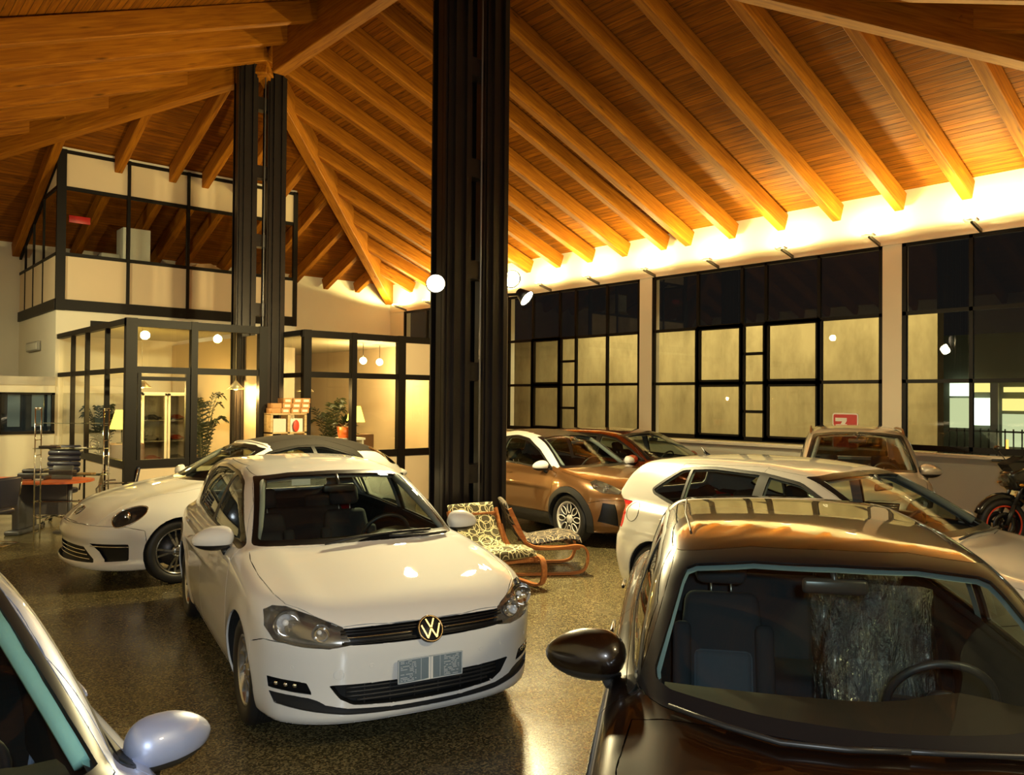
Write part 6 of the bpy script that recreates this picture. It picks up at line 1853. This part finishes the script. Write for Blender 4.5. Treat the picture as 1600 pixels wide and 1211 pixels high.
# glazed display cabinet with model cars
wl = mat('white_laminate', (.7, .7, .6))
o = empty('display_cabinet', (4.96, 15.6, 0), 0, 'white glazed two-door display cabinet in the left office', 'cabinet')
f = MB().mat(wl); f.box(-.46, .46, .16, .20, .05, 2.02); f.box(-.46, -.42, -.20, .16, .05, 2.02); f.box(.42, .46, -.20, .16, .05, 2.02); f.box(-.46, .46, -.20, .16, 1.98, 2.02); f.box(-.46, .46, -.20, .16, .05, .10); f.box(-.02, .02, -.18, .16, .05, 2.0)
for z in (.75, 1.12, 1.50): f.box(-.44, .44, -.16, .16, z-.01, z+.01)
f.build('cabinet_body', None, o)
for sx in (-1, 1):
    d = MB().mat(wl); x0, x1 = sorted((sx*.01, sx*.45))
    for q in ((x0, x0+.04), (x1-.04, x1)): d.box(q[0], q[1], -.235, -.205, .08, 2.0)
    for q in (.08, 1.96): d.box(x0, x1, -.235, -.205, q, q+.04)
    d = d.build('cabinet_door', None, o)
    g = MB().mat(glass('cabinet_glass', (.6, .6, .58), 1.4)); g.box(x0+.04, x1-.04, -.222, -.218, .12, 1.96); g.build('door_glass', None, d)
n_ = 0
for z in (.76, 1.13, 1.51):
    for x in (-.22, .22):
        c3 = [(.5, .04, .02), (.03, .03, .03), (.45, .43, .38), (.5, .06, .03), (.08, .08, .1), (.4, .05, .03)][n_]
        pl_, cn = [('top', 'grey'), ('upper', 'red')][0], None
        bm_ = MB().mat(mat('model_paint_%d' % n_, c3, .2, 0, 1)); pr_ = [(-.17, .02), (-.17, .055), (-.10, .065), (-.05, .10), (.05, .10), (.10, .065), (.17, .05), (.17, .02)]
        bm_.prism(pr_, -.055, .055, 'xz')
        bm_.mat(blackm)
        for qx in (-.10, .10): bm_.lathe([(0, -.06), (.024, -.06), (.024, .06), (0, .06)], 14, Matrix.Translation((qx, 0, .024)), 'y')
        k = bm_.build('model_car', None, None, (4.96+x, 15.60, z))
        tag(k, '%s model car on the %s shelf, %s half of the white display cabinet' % (['red', 'black', 'pale', 'bright red', 'dark blue', 'crimson'][n_], ['lowest', 'lowest', 'middle', 'middle', 'highest', 'highest'][n_], 'left' if x < 0 else 'right'), 'model car'); n_ += 1
# card boxes on a wooden rack between the two offices
o = empty('wooden_rack', (5.98, 12.62, 0), 0, 'light wooden rack between the two glass offices, boxes piled on top', 'rack')
f = MB().mat(m_wood('pine', (.45, .30, .14), (.62, .45, .24), rough=.6))
for x in (-.30, .0, .30): f.box(x-.02, x+.02, -.13, .13, 0, 1.67)
for z in (.5, 1.0, 1.35, 1.66): f.box(-.32, .32, -.13, .13, z, z+.025)
f.build('rack_frame', None, o)
for x, c3, lab in ((-.15, (.62, .58, .48), 'white folder stack on the upper shelf of the wooden rack, left side'), (.15, (.70, .68, .60), 'white folder stack on the upper shelf of the wooden rack, right side')):
    k = MB().mat(mat('paper_%d' % int(c3[0]*100), c3, .7)).box(-.11, .11, -.10, .10, 0, .22).build('folder_stack', None, None, (5.98+x, 12.62, 1.375)); tag(k, lab, 'folders')
k = MB().mat(mat('red_card', (.6, .05, .02), .5)).ellipsoid((0, 0, .10), (.055, .012, .10)).build('red_tag', None, None, (6.10, 12.47, 1.375)); tag(k, 'red oval card leaning on the shelf of the wooden rack', 'card')
card = mat('cardboard_orange', (.50, .25, .09), .75); labm = mat('white_label', (.75, .70, .58), .7)
rows = [(0, [-.30, -.13, .04, .21]), (1, [-.28, -.11, .06, .22]), (2, [-.10, .08, .23])]
for rix, xs in rows:
    for i, x in enumerate(xs):
        b = MB().mat(card).rbox(0, .155, -.11, .11, 0, .082, .004)
        b = b.build('card_box', None, None, (5.98+x, 12.60+.01*((i+rix) % 2), 1.686+.084*rix))
        if not (rix < 2 and i == 0): MB().mat(labm).box(.03, .125, -.113, -.109, .02, .06).build('box_label', None, b)
        tag(b, '%s cardboard box of the %s row piled on the wooden rack' % (['leftmost', 'second', 'third', 'rightmost'][i] if len(xs) == 4 else ['left', 'middle', 'right'][i], ['bottom', 'middle', 'top'][rix]), 'box', 'card boxes on the wooden rack')

# ---------------------------------------------------------------- red sign in the window
sg_m = mat('sign_red', (.55, .03, .025), .4); sg_w = mat('sign_white', (.82, .78, .70), .5)
o = empty('warranty_sign', (WX-.16, 6.52, 1.16), 0, 'red square sign with a white seven on the sill behind the champagne car', 'sign')
S_ = rounded([(-.225, 0), (.225, 0), (.225, .60), (-.225, .60)], .05, 5)
MB().mat(sg_w).prism([(a, b_) for a, b_ in S_], 0, .012, 'yz').build('sign_board', None, o)
MB().mat(sg_m).prism(grow(S_, -.022), -.003, .0, 'yz').build('sign_face', None, o)
Mx = Matrix.Translation((-.005, 0, .42)) @ Matrix(((0, 0, -1, 0), (-1, 0, 0, 0), (0, 1, 0, 0), (0, 0, 0, 1)))
MB().mat(sg_w).prism([(.17, .52), (-.03, .52), (-.03, .47), (.07, .30), (.14, .30), (.05, .46), (.17, .46)], -.006, -.003, 'yz').build('sign_number', None, o)
text_mesh('anni', .095, .001, 'sign_lettering', sg_w, o, Matrix.Translation((0, -.115, -.06)) @ Mx)
for y in (-.1, .1): MB().mat(blackm).box(0, .10, y-.01, y+.01, 0, .30).build('sign_foot', None, o)
s = MB().mat(white_m).box(WX-.25, WX, .7, 20, 1.12, 1.16).build('trim_1'); tag(s, kind='structure')

# ---------------------------------------------------------------- motorcycle on its low stand
def motorcycle():
    p, a = at((5.86, 9.62), PI+.10)
    pl = MB().mat(mat('platform_grey', (.16, .15, .14), .5)).rbox(-1.75, .42, -.36, .36, 0, .19, .01).build('display_platform', None, None, p); pl.rotation_euler[2] = a
    tag(pl, 'low grey platform under the black motorcycle', 'platform')
    o = empty('motorcycle', (p[0], p[1], .193), a, 'black motorcycle with a red striped front wheel against the window wall', 'motorcycle')
    bk = mat('bike_black', (.010, .010, .010), .2, 0, .7); en = mat('engine_grey', (.05, .05, .05), .35, .8); red = mat('rim_red', (.75, .06, .02), .4)
    for x, w in ((0, .12), (-1.40, .17)):
        wh = MB().mat(mat('tyre_rubber', (.018, .018, .018))).lathe([(.22, -w*.4), (.26, -w*.5), (.295, -w*.4), (.315, 0), (.295, w*.4), (.26, w*.5), (.22, w*.4)], 44, Matrix.Translation((x, 0, .315)), 'y', closed=True).build('wheel', None, o)
        rm = MB().mat(bk)
        for k in range(5): rm.bar((x, 0, .315), (x+.21*math.cos(k*1.2566+.3), 0, .315+.21*math.sin(k*1.2566+.3)), .03, .03, (0, 1, 0))
        rm.lathe([(.0, -.05), (.04, -.05), (.04, .05), (0, .05)], 16, Matrix.Translation((x, 0, .315)), 'y'); rm.build('rim', None, wh)
        for sg in (1, -1):
            MB().mat(red).tube([(x+.222*math.cos(2*PI*k/48), sg*w*.44, .315+.222*math.sin(2*PI*k/48)) for k in range(48)], .010, 6, close=True).build('rim_stripe', None, wh)
            MB().mat(en).lathe([(.09, sg*.055), (.15, sg*.055), (.15, sg*.06), (.09, sg*.06)], 30, Matrix.Translation((x, 0, .315)), 'y', closed=True).build('brake_disc', None, wh)
    for sg in (1, -1): MB().mat(en).tube([(0, sg*.09, .315), (-.10, sg*.09, .55)], .028, 10).tube([(-.10, sg*.09, .55), (-.27, sg*.09, .92)], .022, 10).build('fork_leg', None, o)
    MB().mat(bk).tube([(.31*math.cos(R(t)), 0, .335+.31*math.sin(R(t))) for t in range(20, 150, 12)], [.05]*11, 8).build('front_mudguard', None, o)
    hd = MB().mat(bk); hd.rbox(-.14, .10, -.12, .12, -.13, .12, .05, Matrix.Translation((-.16, 0, .86)) @ Matrix.Rotation(R(20), 4, 'Y')); hd.build('headlight_shell', None, o)
    MB().mat(glass('bike_lens', (.8, .8, .8), 2)).ellipsoid((-.03, 0, .84), (.04, .09, .08)).build('headlight_lens', None, o)
    MB().mat(bk).prism([(-.10, .93), (-.02, 1.03), (-.22, 1.12), (-.26, .98)], -.10, .10, 'xz').build('fly_screen', None, o)
    MB().mat(en).tube([(-.22, -.36, 1.05), (-.30, -.20, 1.06), (-.28, 0, 1.0), (-.30, .20, 1.06), (-.22, .36, 1.05)], .013, 8).build('handlebar', None, o)
    for sg in (1, -1):
        MB().mat(mat('grip_rubber', (.02, .02, .02), .8)).tube([(-.235, sg*.30, 1.052), (-.20, sg*.42, 1.045)], .018, 10).build('grip', None, o)
        MB().mat(bk).tube([(-.26, sg*.27, 1.06), (-.20, sg*.32, 1.18)], .006, 6).ellipsoid((-.20, sg*.34, 1.20), (.015, .06, .035)).build('mirror', None, o)
        MB().mat(mat('indicator_amber', (.5, .2, .02), .2)).ellipsoid((-.12, sg*.19, .80), (.03, .02, .018)).build('indicator', None, o)
    bm = bmesh.new(); bmesh.ops.create_uvsphere(bm, u_segments=24, v_segments=14, radius=1)
    for v in bm.verts:
        c = v.co; v.co = Vector((-.52+c.x*.30, c.y*.17*(1+.25*c.x), .88+c.z*.13+.05*c.x))
    MB().mat(bk).frombm(bm).build('fuel_tank', None, o)
    MB().mat(bk).prism([(-.20, .62), (-.34, .78), (-.62, .70), (-.50, .50)], -.19, .19, 'xz').build('side_fairing', None, o)
    MB().mat(mat('bike_seat', (.02, .02, .02), .7)).rbox(-1.05, -.70, -.13, .13, .80, .88, .03).rbox(-1.42, -1.03, -.10, .10, .90, .98, .03).build('saddle', None, o)
    MB().mat(bk).prism([(-.75, .80), (-1.0, .82), (-1.52, 1.02), (-1.50, .93), (-1.05, .74), (-.80, .70)], -.09, .09, 'xz').build('tail_fairing', None, o)
    MB().mat(en).rbox(-.95, -.45, -.20, .20, .25, .55, .05).rbox(-.62, -.40, -.17, .17, .48, .72, .04, Matrix.Rotation(R(0), 4, 'Y')).build('engine', None, o)
    MB().mat(en).bar((-.30, 0, .85), (-.90, 0, .50), .14, .10).bar((-.90, 0, .45), (-1.40, 0, .315), .20, .06).build('main_frame', None, o)
    MB().mat(mat('exhaust_steel', (.25, .25, .25), .25, 1)).tube([(-.45, .12, .35), (-.70, .16, .20), (-1.0, .18, .25), (-1.35, .19, .48)], [.025, .025, .05, .055], 12).build('exhaust', None, o)
    MB().mat(en).tube([(-.85, -.15, .30), (-.80, -.32, .0)], .012, 8).build('side_stand', None, o)
motorcycle()

# ---------------------------------------------------------------- outside the windows
s = MB().mat(mat('asphalt', (.05, .048, .045), .9)); s.box(WX+.3, 48, -12, 30, -.12, -.02); tag(s.build('ground_outside'), kind='structure')
s = MB().mat(m_concrete()); s.box(16.4, 16.7, 6.3, 24, -.05, 3.75); tag(s.build('wall_outside'), kind='structure')
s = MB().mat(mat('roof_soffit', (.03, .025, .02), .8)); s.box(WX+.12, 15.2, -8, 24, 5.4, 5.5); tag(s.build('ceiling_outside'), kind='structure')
def pillar(x, y, lab): tag(MB().mat(m_plaster('grey_cap', (.5, .46, .38))).rbox(x-.18, x+.18, y-.18, y+.18, -.02, 5.4, .02).build('outdoor_pillar'), lab, 'pillar')
# shop across the road
o = empty('shop_building', (31, 5.0, -.02), 0, 'lit shop across the road, seen through the right-hand window', 'building')
MB().mat(mat('shop_wall', (.10, .11, .08), .8)).box(.2, 4, -7, 12, 0, 4.4).build('wall', None, o)
cool = emis('shop_cool_light', (.85, 1.0, .72), 2.6); yel = emis('shop_yellow_light', (1.0, .82, .25), 1.1); dim = emis('shop_dim_light', (.70, .78, .42), .8)
def wp(u, v, W=31.0):
    X_, Y_ = c2r(((u-800)/1255, 1.0)); t = W/X_; yy = Y_*t
    dep = t; return yy-5.0, HC+(616.5+.0082*(u-800)+5-v)/1255*dep+.02
def rect(nm, m_, u0, u1, v0, v1, W=31.0, d=.0):
    y0, z1 = wp(u0, v0); y1, z0 = wp(u1, v1)
    MB().mat(m_).box(.0-d, .12-d, min(y0, y1), max(y0, y1), min(z0, z1), max(z0, z1)).build(nm, None, o)
rect('lit_fascia', cool, 1484, 1512, 598, 618); rect('lit_fascia', yel, 1517, 1546, 598, 612)
rect('lit_window', dim, 1484, 1512, 621, 668); rect('lit_window', cool, 1518, 1546, 621, 664)
rect('lit_fascia', yel, 1568, 1640, 604, 612); rect('lit_window', yel, 1566, 1640, 622, 642); rect('lit_window', dim, 1566, 1640, 646, 700)
rect('shop_column', mat('shop_grey', (.30, .30, .30), .6), 1552, 1564, 598, 712, d=.3)
rect('lit_lamp', emis('orange_lamp', (1, .45, .08), 2.0), 1571, 1576, 686, 706, d=.1)
# iron fence before the shop
f = MB().mat(mat('fence_iron', (.04, .04, .035), .6)); f.box(24, 24.05, -8, 12, 1.15, 1.2); f.box(24, 24.05, -8, 12, .15, .2)
for k in range(90): f.box(24, 24.03, -7.9+.2*k, -7.87+.2*k, 0, 1.25)
tag(f.build('iron_fence'), 'railing along the road outside the right-hand window', 'fence')
o = empty('street_lamp', (24.5, 4.15, 0), 0, 'street lamp with a greenish white head outside the right-hand window', 'lamp')
MB().mat(blackm).tube([(0, 0, 0), (0, 0, 3.0), (0, -.3, 3.15)], .05, 8).build('pole', None, o)
MB().mat(emis('street_glow', (.75, 1.0, .85), 22)).ellipsoid((0, -.3, 3.12), (.12, .22, .12)).build('lamp_head', None, o)

# ---------------------------------------------------------------- the cars
car_golf(); car_black(); car_silver(); car_adam(); car_beetle(); car_suv(); car_red(); car_left()
